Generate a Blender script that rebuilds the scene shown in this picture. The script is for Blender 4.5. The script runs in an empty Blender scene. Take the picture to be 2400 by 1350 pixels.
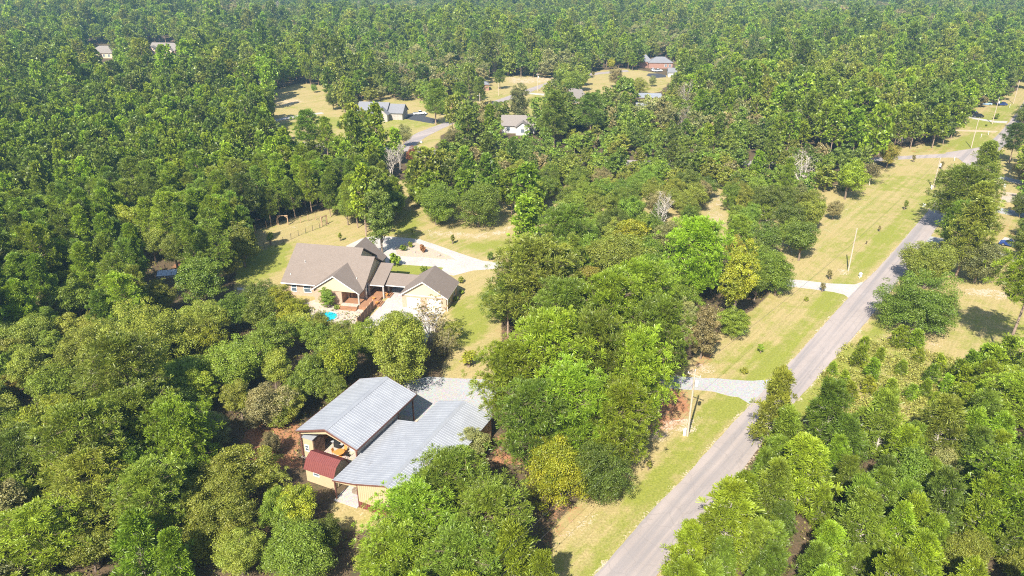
import bpy, bmesh, math, random
import numpy as np
from mathutils import Vector, Matrix
R = math.radians
rng = np.random.default_rng(7)
random.seed(7)
sc = bpy.context.scene
C = sc.collection

# ------------------------------------------------------------------ camera, sky, sun, exposure
CAM_H, FOC, PITCH = 60.0, 1700.0, R(24.5)      # height above ground (m); focal length in pixels of a 2400 px wide frame
cam = bpy.data.cameras.new('camera')
cam.sensor_width = 36.0
cam.lens = 36.0 * FOC / 2400.0
cam.clip_start, cam.clip_end = 0.5, 20000.0
camo = bpy.data.objects.new('camera', cam); C.objects.link(camo)
camo.location = (0, 0, CAM_H); camo.rotation_euler = (R(90) - PITCH, 0, 0)
sc.camera = camo

SUN_EL, SUN_DIR = R(44.0), Vector((0.36, 0.93, 0)).normalized()   # direction the shadows fall
world = bpy.data.worlds.new('World'); sc.world = world; world.use_nodes = True
wn = world.node_tree.nodes; wl = world.node_tree.links
for n in list(wn): wn.remove(n)
wo = wn.new('ShaderNodeOutputWorld'); wb = wn.new('ShaderNodeBackground'); ws = wn.new('ShaderNodeTexSky')
ws.sky_type = 'NISHITA'; ws.sun_disc = False; ws.sun_elevation = SUN_EL
to_sun = -SUN_DIR
ws.sun_rotation = math.atan2(to_sun.x, to_sun.y)
ws.altitude = 200; ws.air_density = 1.0; ws.dust_density = 1.2; ws.ozone_density = 1.0
wb.inputs['Strength'].default_value = 0.10
wl.new(ws.outputs[0], wb.inputs['Color']); wl.new(wb.outputs[0], wo.inputs['Surface'])
sun = bpy.data.lights.new('sun', 'SUN'); sun.energy = 5.0; sun.angle = R(0.55); sun.color = (1.0, 0.95, 0.85)
suno = bpy.data.objects.new('sun', sun); C.objects.link(suno)
ld = Vector((SUN_DIR.x * math.cos(SUN_EL), SUN_DIR.y * math.cos(SUN_EL), -math.sin(SUN_EL)))
suno.rotation_euler = ld.to_track_quat('-Z', 'Y').to_euler(); suno.location = (-60, -150, 200)
vs = sc.view_settings
vs.view_transform = 'Standard'; vs.look = 'None'; vs.gamma = 1.0; vs.use_curve_mapping = False
vs.exposure = 1.0
sc.cycles.max_bounces = 5; sc.cycles.diffuse_bounces = 3; sc.cycles.glossy_bounces = 2
sc.cycles.transmission_bounces = 3; sc.cycles.volume_bounces = 0; sc.cycles.transparent_max_bounces = 8
sc.cycles.use_denoising = False
sc.cycles.denoiser = 'OPENIMAGEDENOISE'
sc.cycles.denoising_input_passes = 'RGB_ALBEDO_NORMAL'
sc.cycles.denoising_prefilter = 'ACCURATE'
sc.cycles.filter_width = 1.1

# ------------------------------------------------------------------ helpers
cp_, sp_ = math.cos(PITCH), math.sin(PITCH)
def at(px, py, z=0.0):
    """place on the plane z seen at a pixel of the photograph (survey of the place)"""
    u = (px - 1200) / FOC; v = (py - 675) / FOC
    t = (z - CAM_H) / (-sp_ - v * cp_)
    return (t * u, t * (cp_ - v * sp_))
def proj(X, Y, Z):
    dz = Z - CAM_H
    zf = np.maximum(Y * cp_ - dz * sp_, 1e-3)
    return 1200 + FOC * X / zf, 675 - FOC * (Y * sp_ + dz * cp_) / zf, zf
def inpoly(x, y, poly):
    x = np.asarray(x, float); y = np.asarray(y, float)
    r = np.zeros(x.shape, bool); n = len(poly)
    for i in range(n):
        x0, y0 = poly[i]; x1, y1 = poly[(i + 1) % n]
        if y0 == y1: continue
        c = ((y0 > y) != (y1 > y)) & (x < (x1 - x0) * (y - y0) / (y1 - y0) + x0)
        r ^= c
    return r
def sstep(a, b, x):
    t = np.clip((x - a) / (b - a), 0, 1); return t * t * (3 - 2 * t)
def terrain(x, y):
    """gentle hills far off, level near the houses"""
    d = np.sqrt(x * x + y * y)
    w = sstep(560, 900, d)
    h = (9 * np.sin(x / 210 + 0.6) * np.cos(y / 260 + 0.5) + 6 * np.sin(x / 95 + y / 140) + 5 * np.cos(y / 120 - x / 310 + 1.0)
         + 4 * np.sin(y / 61 + x / 77))
    return w * (h + 4)

def link(o, parent=None):
    C.objects.link(o)
    if parent is not None: o.parent = parent
    return o
def tag(o, label=None, cat=None, group=None, kind=None):
    if label: o['label'] = label
    if cat: o['category'] = cat
    if group: o['group'] = group
    if kind: o['kind'] = kind
    return o
def empty(name, loc=(0, 0, 0), rz=0, **k):
    o = bpy.data.objects.new(name, None); o.location = loc; o.rotation_euler = (0, 0, rz); o.empty_display_size = 0.3
    link(o); return tag(o, **k)
def copy_tree(o, parent=None):
    c = o.copy(); C.objects.link(c); c.parent = parent
    for ch in o.children: copy_tree(ch, c)
    return c

class MB:
    def __init__(s): s.v = []; s.f = []; s.m = []; s.mi = 0; s.log = []
    def add(s, vs_, fs):
        s.log.append((list(vs_), list(fs)))
        b = len(s.v); s.v += [tuple(map(float, p)) for p in vs_]
        for f in fs: s.f.append([b + i for i in f]); s.m.append(s.mi)
        return s
    def box(s, x0, x1, y0, y1, z0, z1):
        return s.add([(x0, y0, z0), (x1, y0, z0), (x1, y1, z0), (x0, y1, z0), (x0, y0, z1), (x1, y0, z1), (x1, y1, z1), (x0, y1, z1)],
                     [(0, 3, 2, 1), (4, 5, 6, 7), (0, 1, 5, 4), (1, 2, 6, 5), (2, 3, 7, 6), (3, 0, 4, 7)])
    def prism(s, pts, vec):
        """polygon extruded along vec"""
        n = len(pts); vx, vy, vz = vec
        q = [(p[0] + vx, p[1] + vy, p[2] + vz) for p in pts]
        return s.add(list(pts) + q, [tuple(range(n))[::-1], tuple(range(n, 2 * n))] + [(i, (i + 1) % n, n + (i + 1) % n, n + i) for i in range(n)])
    def tube(s, p, q, r0, r1=None, n=8, cap=True):
        r1 = r0 if r1 is None else r1
        p, q = Vector(p), Vector(q); d = (q - p).normalized()
        a = d.orthogonal().normalized(); b = d.cross(a)
        vs_ = []
        for c, r in ((p, r0), (q, r1)):
            for i in range(n):
                t = 2 * math.pi * i / n; w = c + (a * math.cos(t) + b * math.sin(t)) * r; vs_.append(tuple(w))
        f = [(i, (i + 1) % n, n + (i + 1) % n, n + i) for i in range(n)]
        if cap: f += [tuple(range(n))[::-1], tuple(range(n, 2 * n))]
        return s.add(vs_, f)
    def lathe(s, prof, c=(0, 0, 0), n=16):
        vs_ = []; f = []
        for (r, z) in prof:
            for i in range(n):
                t = 2 * math.pi * i / n; vs_.append((c[0] + r * math.cos(t), c[1] + r * math.sin(t), c[2] + z))
        for k in range(len(prof) - 1):
            for i in range(n):
                f.append((k * n + i, k * n + (i + 1) % n, (k + 1) * n + (i + 1) % n, (k + 1) * n + i))
        f += [tuple(range(n))[::-1], tuple(range((len(prof) - 1) * n, len(prof) * n))]
        return s.add(vs_, f)
    def build_each(s, name, mat, parent=None):
        """every piece added so far as an object of its own"""
        for v, f in s.log: MB().add(v, f).build(name, mat, parent)
    def build(s, name, mat, parent=None, smooth=False):
        me = bpy.data.meshes.new(name); me.from_pydata(s.v, [], s.f)
        mats = mat if isinstance(mat, (list, tuple)) else [mat]
        for m in mats: me.materials.append(m)
        if len(mats) > 1: me.polygons.foreach_set('material_index', s.m)
        if smooth: me.polygons.foreach_set('use_smooth', [True] * len(me.polygons))
        me.update()
        bm = bmesh.new(); bm.from_mesh(me); bmesh.ops.recalc_face_normals(bm, faces=bm.faces); bm.to_mesh(me); bm.free()
        o = bpy.data.objects.new(name, me); link(o, parent); return o

# ------------------------------------------------------------------ materials
def new_mat(name):
    m = bpy.data.materials.new(name); m.use_nodes = True
    nt = m.node_tree
    for n in list(nt.nodes): nt.nodes.remove(n)
    out = nt.nodes.new('ShaderNodeOutputMaterial')
    return m, nt, out
def N(nt, t, **k):
    n = nt.nodes.new(t)
    for a, b in k.items():
        if a in n.inputs.keys() if hasattr(n.inputs, 'keys') else False: n.inputs[a].default_value = b
        else: setattr(n, a, b)
    return n
def noise(nt, vec, scale, detail=4, rough=0.6, dist=0.0):
    n = nt.nodes.new('ShaderNodeTexNoise'); n.inputs['Scale'].default_value = scale; n.inputs['Detail'].default_value = detail
    n.inputs['Roughness'].default_value = rough; n.inputs['Distortion'].default_value = dist
    if vec is not None: nt.links.new(vec, n.inputs['Vector'])
    return n.outputs['Fac']
def ramp(nt, fac, stops):
    n = nt.nodes.new('ShaderNodeValToRGB'); e = n.color_ramp.elements
    while len(e) < len(stops): e.new(0.5)
    for i, (p, c) in enumerate(stops):
        e[i].position = p; e[i].color = (c[0], c[1], c[2], 1) if isinstance(c, (tuple, list)) else (c, c, c, 1)
    nt.links.new(fac, n.inputs['Fac']); return n.outputs['Color']
def mix(nt, fac, a, b, mode='MIX'):
    n = nt.nodes.new('ShaderNodeMix'); n.data_type = 'RGBA'; n.blend_type = mode
    for i, v in ((0, fac), (6, a), (7, b)):
        if isinstance(v, (int, float)): n.inputs[i].default_value = v
        elif isinstance(v, tuple): n.inputs[i].default_value = (v[0], v[1], v[2], 1)
        else: nt.links.new(v, n.inputs[i])
    return n.outputs[2]
def mth(nt, op, a, b=0.5, c=None, clamp=False):
    n = nt.nodes.new('ShaderNodeMath'); n.operation = op; n.use_clamp = clamp
    for i, v in enumerate((a, b) if c is None else (a, b, c)):
        if isinstance(v, (int, float)): n.inputs[i].default_value = v
        else: nt.links.new(v, n.inputs[i])
    return n.outputs[0]
def objco(nt, rot=0, scale=(1, 1, 1)):
    t = nt.nodes.new('ShaderNodeTexCoord'); m0 = nt.nodes.new('ShaderNodeMapping'); m = nt.nodes.new('ShaderNodeMapping')
    m0.inputs['Rotation'].default_value = (0, 0, rot); m.inputs['Scale'].default_value = scale
    nt.links.new(t.outputs['Object'], m0.inputs['Vector']); nt.links.new(m0.outputs[0], m.inputs['Vector']); return m.outputs[0]
def bsdf(nt, out, col, rough=0.8, metal=0.0, bump=None, bstr=0.3, bdist=0.05, spec=0.3):
    p = nt.nodes.new('ShaderNodeBsdfPrincipled')
    if isinstance(col, tuple): p.inputs['Base Color'].default_value = (*col, 1)
    else: nt.links.new(col, p.inputs['Base Color'])
    if isinstance(rough, (int, float)): p.inputs['Roughness'].default_value = rough
    else: nt.links.new(rough, p.inputs['Roughness'])
    p.inputs['Metallic'].default_value = metal; p.inputs['Specular IOR Level'].default_value = spec
    if bump is not None:
        b = nt.nodes.new('ShaderNodeBump'); b.inputs['Strength'].default_value = bstr; b.inputs['Distance'].default_value = bdist
        nt.links.new(bump, b.inputs['Height']); nt.links.new(b.outputs[0], p.inputs['Normal'])
    nt.links.new(p.outputs[0], out.inputs['Surface']); return p
def simple(name, col, rough=0.7, metal=0.0, var=0.18, scale=3.0, rot=0, sc3=(1, 1, 1), bump=0.0, spec=0.3):
    m, nt, out = new_mat(name); co = objco(nt, rot, sc3)
    n1 = noise(nt, co, scale, 5, 0.65)
    lo = tuple(c * (1 - var * 1.6) for c in col); hi = tuple(min(1, c * (1 + var)) for c in col)
    bsdf(nt, out, ramp(nt, n1, [(0.25, lo), (0.75, hi)]), rough, metal, n1 if bump else None, bump, 0.03, spec)
    return m

M = {}
M['trim_white'] = simple('white trim', (0.72, 0.70, 0.66), 0.6, var=0.05)
M['white_wall'] = simple('white siding', (0.55, 0.54, 0.51), 0.7, var=0.08, sc3=(0.3, 0.3, 9))
M['cream'] = simple('cream siding', (0.56, 0.46, 0.30), 0.7, var=0.06, sc3=(0.3, 0.3, 7))
M['cream_metal'] = simple('cream metal panel', (0.50, 0.385, 0.235), 0.5, var=0.05, scale=2)
M['brown_metal'] = simple('brown metal trim', (0.16, 0.07, 0.05), 0.5, var=0.12, scale=4)
M['red_metal'] = simple('red metal', (0.185, 0.055, 0.048), 0.45, var=0.10, scale=3)
M['dark'] = simple('dark inside', (0.03, 0.028, 0.027), 0.9, var=0.2)
M['glass'] = simple('window glass', (0.10, 0.13, 0.16), 0.15, var=0.2, spec=0.6)
M['pole'] = simple('pole wood', (0.50, 0.41, 0.31), 0.85, var=0.2, scale=4, sc3=(4, 4, 0.5))
M['fence_wood'] = simple('fence wood', (0.22,0.135,0.09), 0.85, var=0.25, scale=3, sc3=(6, 6, 0.6))
M['post_wood'] = simple('post wood', (0.45, 0.30, 0.18), 0.85, var=0.25, scale=3)
M['deck'] = simple('deck boards', (0.34, 0.175, 0.095), 0.75, var=0.25, scale=2, sc3=(0.5, 6, 1))
M['grey_wood'] = simple('grey weathered boards', (0.40, 0.36, 0.32), 0.85, var=0.2, scale=3)
M['galv'] = simple('galvanised steel', (0.55, 0.56, 0.58), 0.4, 0.3, var=0.08)
M['equip'] = simple('light grey box', (0.70, 0.70, 0.68), 0.5, var=0.06)
M['wire'] = simple('wire', (0.06, 0.06, 0.06), 0.6)
M['wiremesh'] = simple('fence wire', (0.22, 0.19, 0.16), 0.6)
M['tire'] = simple('tyre rubber', (0.025, 0.025, 0.027), 0.8)
M['chrome'] = simple('wheel rim', (0.5, 0.5, 0.52), 0.3, 0.8, var=0.05)
M['carwhite'] = simple('white paint', (0.78, 0.78, 0.78), 0.25, var=0.02, spec=0.5)
M['carblue'] = simple('blue paint', (0.02, 0.045, 0.19), 0.25, var=0.05, spec=0.5)
M['carblack'] = simple('black paint', (0.015, 0.016, 0.02), 0.25, var=0.05, spec=0.5)
M['carlblue'] = simple('pale blue paint', (0.30, 0.42, 0.58), 0.3, var=0.05, spec=0.5)
M['cglass'] = simple('car glass', (0.02, 0.025, 0.03), 0.08, var=0.1, spec=0.8)
M['lamp_red'] = simple('tail lamp', (0.35, 0.02, 0.02), 0.3)
M['rock'] = simple('rock', (0.42, 0.36, 0.30), 0.9, var=0.3, scale=4, bump=0.5)
M['pale_rock'] = simple('pale rock', (0.62, 0.59, 0.54), 0.9, var=0.2, scale=4, bump=0.5)
M['orange_wood'] = simple('orange wood', (0.60, 0.27, 0.07), 0.5, var=0.15)
M['grill'] = simple('black steel', (0.03, 0.03, 0.033), 0.4, 0.3)
M['bluetarp'] = simple('blue sheet', (0.03, 0.11, 0.30), 0.4, var=0.2)
M['bluegrey_panel'] = simple('pale blue panel', (0.42, 0.50, 0.60), 0.3, var=0.1)
M['pinkbrick_far'] = simple('red brick far', (0.34, 0.19, 0.145), 0.85, var=0.15, scale=2)
M['tan_wall'] = simple('tan wall', (0.58, 0.45, 0.31), 0.8, var=0.08)
M['peach_wall'] = simple('peach wall', (0.62, 0.44, 0.33), 0.8, var=0.08)

def shingle_mat(name, a, b, sc=1.0):
    m, nt, out = new_mat(name); co = objco(nt)
    br = nt.nodes.new('ShaderNodeTexBrick'); nt.links.new(co, br.inputs['Vector'])
    br.inputs['Scale'].default_value = 2.2 * sc; br.inputs['Mortar Size'].default_value = 0.012
    br.inputs['Color1'].default_value = (*a, 1); br.inputs['Color2'].default_value = (*b, 1)
    br.inputs['Mortar'].default_value = (*[c * 0.75 for c in a], 1); br.inputs['Brick Width'].default_value = 0.6; br.inputs['Row Height'].default_value = 0.32
    n1 = noise(nt, co, 9, 4, 0.7); n2 = noise(nt, co, 0.35, 4, 0.6)
    c = mix(nt, 0.55, br.outputs['Color'], ramp(nt, n1, [(0.3, tuple(x * .75 for x in a)), (0.7, tuple(x * 1.15 for x in b))]))
    c = mix(nt, mth(nt, 'MULTIPLY', n2, 0.4), c, tuple(x * 0.72 for x in a))
    bsdf(nt, out, c, 0.95, 0, n1, 0.5, 0.02, 0.15); return m
M['shingle'] = shingle_mat('brown shingles', (0.200, 0.160, 0.132), (0.262, 0.212, 0.178))
M['shingle_grey'] = shingle_mat('grey shingles', (0.19, 0.19, 0.205), (0.25, 0.25, 0.265))
M['shingle_taupe'] = shingle_mat('taupe shingles', (0.22, 0.19, 0.17), (0.28, 0.245, 0.22))
M['shingle_red'] = shingle_mat('red brown shingles', (0.24, 0.13, 0.10), (0.30, 0.18, 0.14))

def brick_mat(name, a, b, mo):
    m, nt, out = new_mat(name)
    t = nt.nodes.new('ShaderNodeTexCoord'); sx = nt.nodes.new('ShaderNodeSeparateXYZ'); nt.links.new(t.outputs['Object'], sx.inputs[0])
    cx = nt.nodes.new('ShaderNodeCombineXYZ'); nt.links.new(mth(nt, 'ADD', sx.outputs[0], sx.outputs[1]), cx.inputs[0]); nt.links.new(sx.outputs[2], cx.inputs[1])
    br = nt.nodes.new('ShaderNodeTexBrick'); nt.links.new(cx.outputs[0], br.inputs['Vector'])
    br.inputs['Scale'].default_value = 4.4; br.inputs['Mortar Size'].default_value = 0.02
    br.inputs['Color1'].default_value = (*a, 1); br.inputs['Color2'].default_value = (*b, 1); br.inputs['Mortar'].default_value = (*mo, 1)
    n1 = noise(nt, cx.outputs[0], 7, 3, 0.6)
    c = mix(nt, mth(nt, 'MULTIPLY', n1, 0.5), br.outputs['Color'], tuple(x * 0.6 for x in a))
    bsdf(nt, out, c, 0.9, 0, br.outputs['Fac'], -0.3, 0.01); return m
M['brick'] = brick_mat('brown brick', (0.42, 0.26, 0.17), (0.55, 0.37, 0.25), (0.58, 0.50, 0.42))

def roofmetal():
    m, nt, out = new_mat('galvalume roof'); co = objco(nt)
    n1 = noise(nt, co, 0.6, 4, 0.6); n2 = noise(nt, co, 6, 4, 0.7)
    st = nt.nodes.new('ShaderNodeTexCoord')
    c = ramp(nt, n1, [(0.3, (0.34, 0.35, 0.375)), (0.7, (0.42, 0.43, 0.45))])
    c = mix(nt, mth(nt, 'MULTIPLY', n2, 0.25), c, (0.30, 0.30, 0.31))
    c = mix(nt, ramp(nt, noise(nt, co, 1.6, 4, 0.8), [(0.62, 0.0), (0.70, 0.6)]), c, (0.62, 0.62, 0.62))
    c = mix(nt, ramp(nt, noise(nt, objco(nt, 0, (1, .25, 1)), 1.0, 4, 0.8), [(0.60, 0.0), (0.75, 0.4)]), c, (0.24, 0.22, 0.20))
    bsdf(nt, out, c, ramp(nt, n2, [(0.2, 0.45), (0.8, 0.6)]), 0.25, None, spec=0.4); return m
M['galvalume'] = roofmetal()

def road_mat():
    m, nt, out = new_mat('chip seal road')
    co = objco(nt, R(38.7), (1, 1, 1)); st = objco(nt, R(38.7), (1.1, 0.02, 1))
    big = noise(nt, objco(nt), 0.12, 4, 0.6); fine = noise(nt, co, 14, 3, 0.7); tr = noise(nt, st, 1.0, 3, 0.55); sp = noise(nt, co, 1.1, 5, 0.75)
    c = ramp(nt, big, [(0.3, (0.335, 0.283, 0.258)), (0.7, (0.42, 0.355, 0.322))])
    c = mix(nt, ramp(nt, tr, [(0.42, 0.0), (0.62, 0.75)]), c, (0.255, 0.232, 0.230))
    c = mix(nt, ramp(nt, fine, [(0.45, 0.0), (0.75, 0.35)]), c, (0.17, 0.16, 0.155))
    c = mix(nt, ramp(nt, sp, [(0.58, 0.0), (0.72, 0.3)]), c, (0.40, 0.35, 0.31))
    vo = nt.nodes.new('ShaderNodeTexVoronoi'); vo.feature = 'DISTANCE_TO_EDGE'; vo.inputs['Scale'].default_value = 0.28
    wv = nt.nodes.new('ShaderNodeVectorMath'); wv.operation = 'ADD'; nz = nt.nodes.new('ShaderNodeTexNoise'); nz.inputs['Scale'].default_value = 0.8; nt.links.new(co, nz.inputs['Vector'])
    nt.links.new(co, wv.inputs[0]); nt.links.new(nz.outputs['Color'], wv.inputs[1]); nt.links.new(wv.outputs[0], vo.inputs['Vector'])
    c = mix(nt, ramp(nt, vo.outputs['Distance'], [(0.0, 0.30), (0.018, 0.0)]), c, (0.19, 0.165, 0.155))
    bsdf(nt, out, c, 0.92, 0, fine, 0.3, 0.02, 0.15); return m
M['road'] = road_mat()
def gravel_mat(name, a, b, cc):
    m, nt, out = new_mat(name); co = objco(nt)
    v = nt.nodes.new('ShaderNodeTexVoronoi'); v.inputs['Scale'].default_value = 5.5; nt.links.new(co, v.inputs['Vector'])
    big = noise(nt, co, 0.25, 4, 0.65); f = noise(nt, co, 10, 3, 0.7)
    c = ramp(nt, f, [(0.25, a), (0.7, b)])
    c = mix(nt, ramp(nt, big, [(0.45, 0.0), (0.7, 0.55)]), c, cc)
    c = mix(nt, 0.25, c, v.outputs['Color'], 'SOFT_LIGHT')
    bsdf(nt, out, c, 0.95, 0, v.outputs['Distance'], 0.5, 0.04, 0.15); return m
M['gravel'] = gravel_mat('pale gravel', (0.27, 0.265, 0.26), (0.45, 0.445, 0.44), (0.38, 0.35, 0.31))
M['sandbed'] = gravel_mat('sand bed', (0.38, 0.30, 0.22), (0.50, 0.41, 0.32), (0.42, 0.31, 0.21))
M['concrete'] = gravel_mat('concrete', (0.40, 0.375, 0.345), (0.475, 0.45, 0.42), (0.38, 0.345, 0.305))
M['patio'] = gravel_mat('patio', (0.43, 0.365, 0.29), (0.50, 0.43, 0.35), (0.40, 0.32, 0.24))
M['asphalt'] = gravel_mat('fresh asphalt', (0.05, 0.052, 0.06), (0.075, 0.078, 0.09), (0.06, 0.062, 0.07))
M['dirt_track'] = gravel_mat('dirt track', (0.40, 0.31, 0.20), (0.50, 0.40, 0.27), (0.36, 0.28, 0.17))
def water():
    m, nt, out = new_mat('pool water'); bsdf(nt, out, (0.02, 0.42, 0.50), 0.05, 0, noise(nt, objco(nt), 4), 0.1, 0.02, 0.5); return m
M['water'] = water()

def ground_mat():
    m, nt, out = new_mat('ground cover'); co = objco(nt)
    def attr(n):
        a = nt.nodes.new('ShaderNodeAttribute'); a.attribute_name = n; return a.outputs['Fac']
    n_mid = noise(nt, co, 0.45, 5, 0.7); n_fine = noise(nt, co, 3.5, 5, 0.75); n_big = noise(nt, co, 0.06, 4, 0.6); n_spk = noise(nt, co, 9, 3, 0.7)
    mow = noise(nt, objco(nt, R(38.7), (0.9, 0.02, 1)), 1.0, 3, 0.5)
    # forest litter
    litter = ramp(nt, n_fine, [(0.25, (0.05, 0.040, 0.026)), (0.5, (0.12, 0.085, 0.05)), (0.75, (0.20, 0.135, 0.08))])
    litter = mix(nt, ramp(nt, n_mid, [(0.5, 0.0), (0.7, 0.6)]), litter, (0.055, 0.075, 0.025))
    # lawn: tan dry grass to green
    tan = ramp(nt, n_fine, [(0.25, (0.22, 0.165, 0.07)), (0.5, (0.39, 0.305, 0.135)), (0.75, (0.52, 0.42, 0.21))])
    grn = ramp(nt, n_fine, [(0.25, (0.11, 0.135, 0.022)), (0.5, (0.235, 0.25, 0.042)), (0.75, (0.36, 0.355, 0.08))])
    gm = mth(nt, 'ADD', attr('green'), mth(nt, 'ADD', mth(nt, 'MULTIPLY', mth(nt, 'SUBTRACT', n_mid, 0.5), 1.9), mth(nt, 'MULTIPLY', mth(nt, 'SUBTRACT', n_big, 0.5), 1.9)))
    gm = mth(nt, 'ADD', gm, mth(nt, 'MULTIPLY', mth(nt, 'SUBTRACT', mow, 0.5), 1.1))
    gm = mth(nt, 'ADD', gm, mth(nt, 'MULTIPLY', mth(nt, 'SUBTRACT', n_spk, 0.5), 1.3))
    lawn = mix(nt, ramp(nt, gm, [(0.2, 0.0), (0.8, 1.0)]), tan, grn)
    stripes = noise(nt, objco(nt, R(38.7), (1.6, 0.012, 1)), 1.0, 2, 0.5)
    lawn = mix(nt, ramp(nt, stripes, [(0.42, 0.0), (0.6, 0.20)]), lawn, (0.20, 0.195, 0.06))
    lawn = mix(nt, ramp(nt, noise(nt, co, 1.1, 5, 0.8), [(0.60, 0.0), (0.72, 0.55)]), lawn, (0.33, 0.235, 0.12))
    # bare soil: red clay and pale sand
    red = ramp(nt, n_fine, [(0.2, (0.24, 0.10, 0.045)), (0.5, (0.36, 0.17, 0.085)), (0.8, (0.46, 0.26, 0.15))])
    pale = ramp(nt, n_fine, [(0.3, (0.40, 0.29, 0.19)), (0.7, (0.62, 0.50, 0.38))])
    def edge(name, w=0.9):
        s = mth(nt, 'ADD', attr(name), mth(nt, 'MULTIPLY', mth(nt, 'SUBTRACT', mth(nt, 'MULTIPLY_ADD', n_fine, 0.5, mth(nt, 'MULTIPLY', n_mid, 0.5)), 0.5), w))
        return ramp(nt, s, [(0.42, 0.0), (0.58, 1.0)])
    c = mix(nt, edge('lawn'), litter, lawn)
    c = mix(nt, edge('redsoil', 2.2), c, red)
    c = mix(nt, edge('sand', 2.6), c, pale)
    bsdf(nt, out, c, 0.95, 0, n_fine, 0.6, 0.06, 0.1); return m
M['ground'] = ground_mat()

def leaf_mat(name, col, trans=0.25, hue_var=0.03, val_var=0.46, shift=None):
    """leaf colour varies clump by clump ('tone' on the faces) and tree by tree"""
    m, nt, out = new_mat(name)
    a = nt.nodes.new('ShaderNodeAttribute'); a.attribute_name = 'tone'
    oi = nt.nodes.new('ShaderNodeObjectInfo')
    h = nt.nodes.new('ShaderNodeHueSaturation')
    rgb = tuple(col)
    c = mix(nt, a.outputs['Fac'], tuple(x * (1 - val_var * 0.9) for x in rgb), tuple(min(1, x * (1 + val_var)) for x in rgb))
    a2 = nt.nodes.new('ShaderNodeAttribute'); a2.attribute_name = 'warm'
    c = mix(nt, mth(nt, 'MULTIPLY', a2.outputs['Fac'], 0.35), c, (rgb[0] * 1.75 + 0.02, rgb[1] * 1.12, rgb[2] * 0.8))
    co_ = nt.nodes.new('ShaderNodeTexCoord'); nv = noise(nt, co_.outputs['Object'], 0.42, 3, 0.6)
    if shift is None: shift = (rgb[0] * 1.16 + .006, rgb[1] * 1.05, rgb[2] * .85)
    c = mix(nt, ramp(nt, nv, [(0.40, 0.0), (0.66, 0.75)]), c, mix(nt, a.outputs['Fac'], tuple(x * .6 for x in shift), tuple(min(1, x * 1.35) for x in shift)))
    nt.links.new(c, h.inputs['Color'])
    nt.links.new(mth(nt, 'MULTIPLY_ADD', oi.outputs['Random'], hue_var, 0.5 - hue_var / 2), h.inputs['Hue'])
    rnd2 = mth(nt, 'FRACT', mth(nt, 'MULTIPLY', oi.outputs['Random'], 7.31))
    nt.links.new(mth(nt, 'MULTIPLY_ADD', rnd2, 0.5, 0.76), h.inputs['Value'])
    h.inputs['Saturation'].default_value = 1.0
    d = nt.nodes.new('ShaderNodeBsdfDiffuse'); t = nt.nodes.new('ShaderNodeBsdfTranslucent'); g = nt.nodes.new('ShaderNodeBsdfGlossy')
    nt.links.new(h.outputs[0], d.inputs[0])
    nt.links.new(mix(nt, 1.0, h.outputs[0], (1.2, 1.25, 0.6), 'MULTIPLY'), t.inputs[0])
    g.inputs['Roughness'].default_value = 0.45; g.inputs[0].default_value = (0.8, 0.8, 0.8, 1)
    m1 = nt.nodes.new('ShaderNodeMixShader'); m1.inputs[0].default_value = trans
    nt.links.new(d.outputs[0], m1.inputs[1]); nt.links.new(t.outputs[0], m1.inputs[2])
    m2 = nt.nodes.new('ShaderNodeMixShader'); m2.inputs[0].default_value = 0.035
    nt.links.new(m1.outputs[0], m2.inputs[1]); nt.links.new(g.outputs[0], m2.inputs[2])
    nt.links.new(m2.outputs[0], out.inputs['Surface']); return m
LEAF = {
    'mid green':    leaf_mat('leaf mid green', (0.165, 0.238, 0.024)),
    'dark green':   leaf_mat('leaf dark green', (0.118, 0.168, 0.022)),
    'olive green':  leaf_mat('leaf olive', (0.212, 0.250, 0.032)),
    'grey green':   leaf_mat('leaf grey green', (0.230, 0.240, 0.080)),
    'bright green': leaf_mat('leaf bright green', (0.200, 0.285, 0.018)),
    'lime green':   leaf_mat('leaf lime', (0.235, 0.325, 0.014), shift=(0.17, 0.25, 0.016)),
    'yellow':       leaf_mat('leaf yellow', (0.350, 0.335, 0.018), hue_var=0.015, val_var=.5, shift=(0.20, 0.25, 0.02)),
    'yellow green': leaf_mat('leaf yellow green', (0.300, 0.325, 0.020), shift=(0.17, 0.23, 0.022)),
    'orange':       leaf_mat('leaf orange', (0.320, 0.245, 0.038), hue_var=0.02, shift=(0.19, 0.22, 0.03)),
    'brown':        leaf_mat('leaf brown', (0.235, 0.210, 0.085), hue_var=0.02),
    'rust':         leaf_mat('leaf rust', (0.270, 0.125, 0.050), hue_var=0.02),
}
BARK = simple('bark', (0.24, 0.18, 0.135), 0.9, var=0.35, scale=2.5, sc3=(4, 4, 0.7))
PBARK = simple('pine bark', (0.33, 0.235, 0.17), 0.9, var=0.35, scale=2.5, sc3=(4, 4, 0.7))
PALEBARK = simple('bare twigs', (0.50, 0.44, 0.37), 0.9, var=0.25, scale=2.5)

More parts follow.
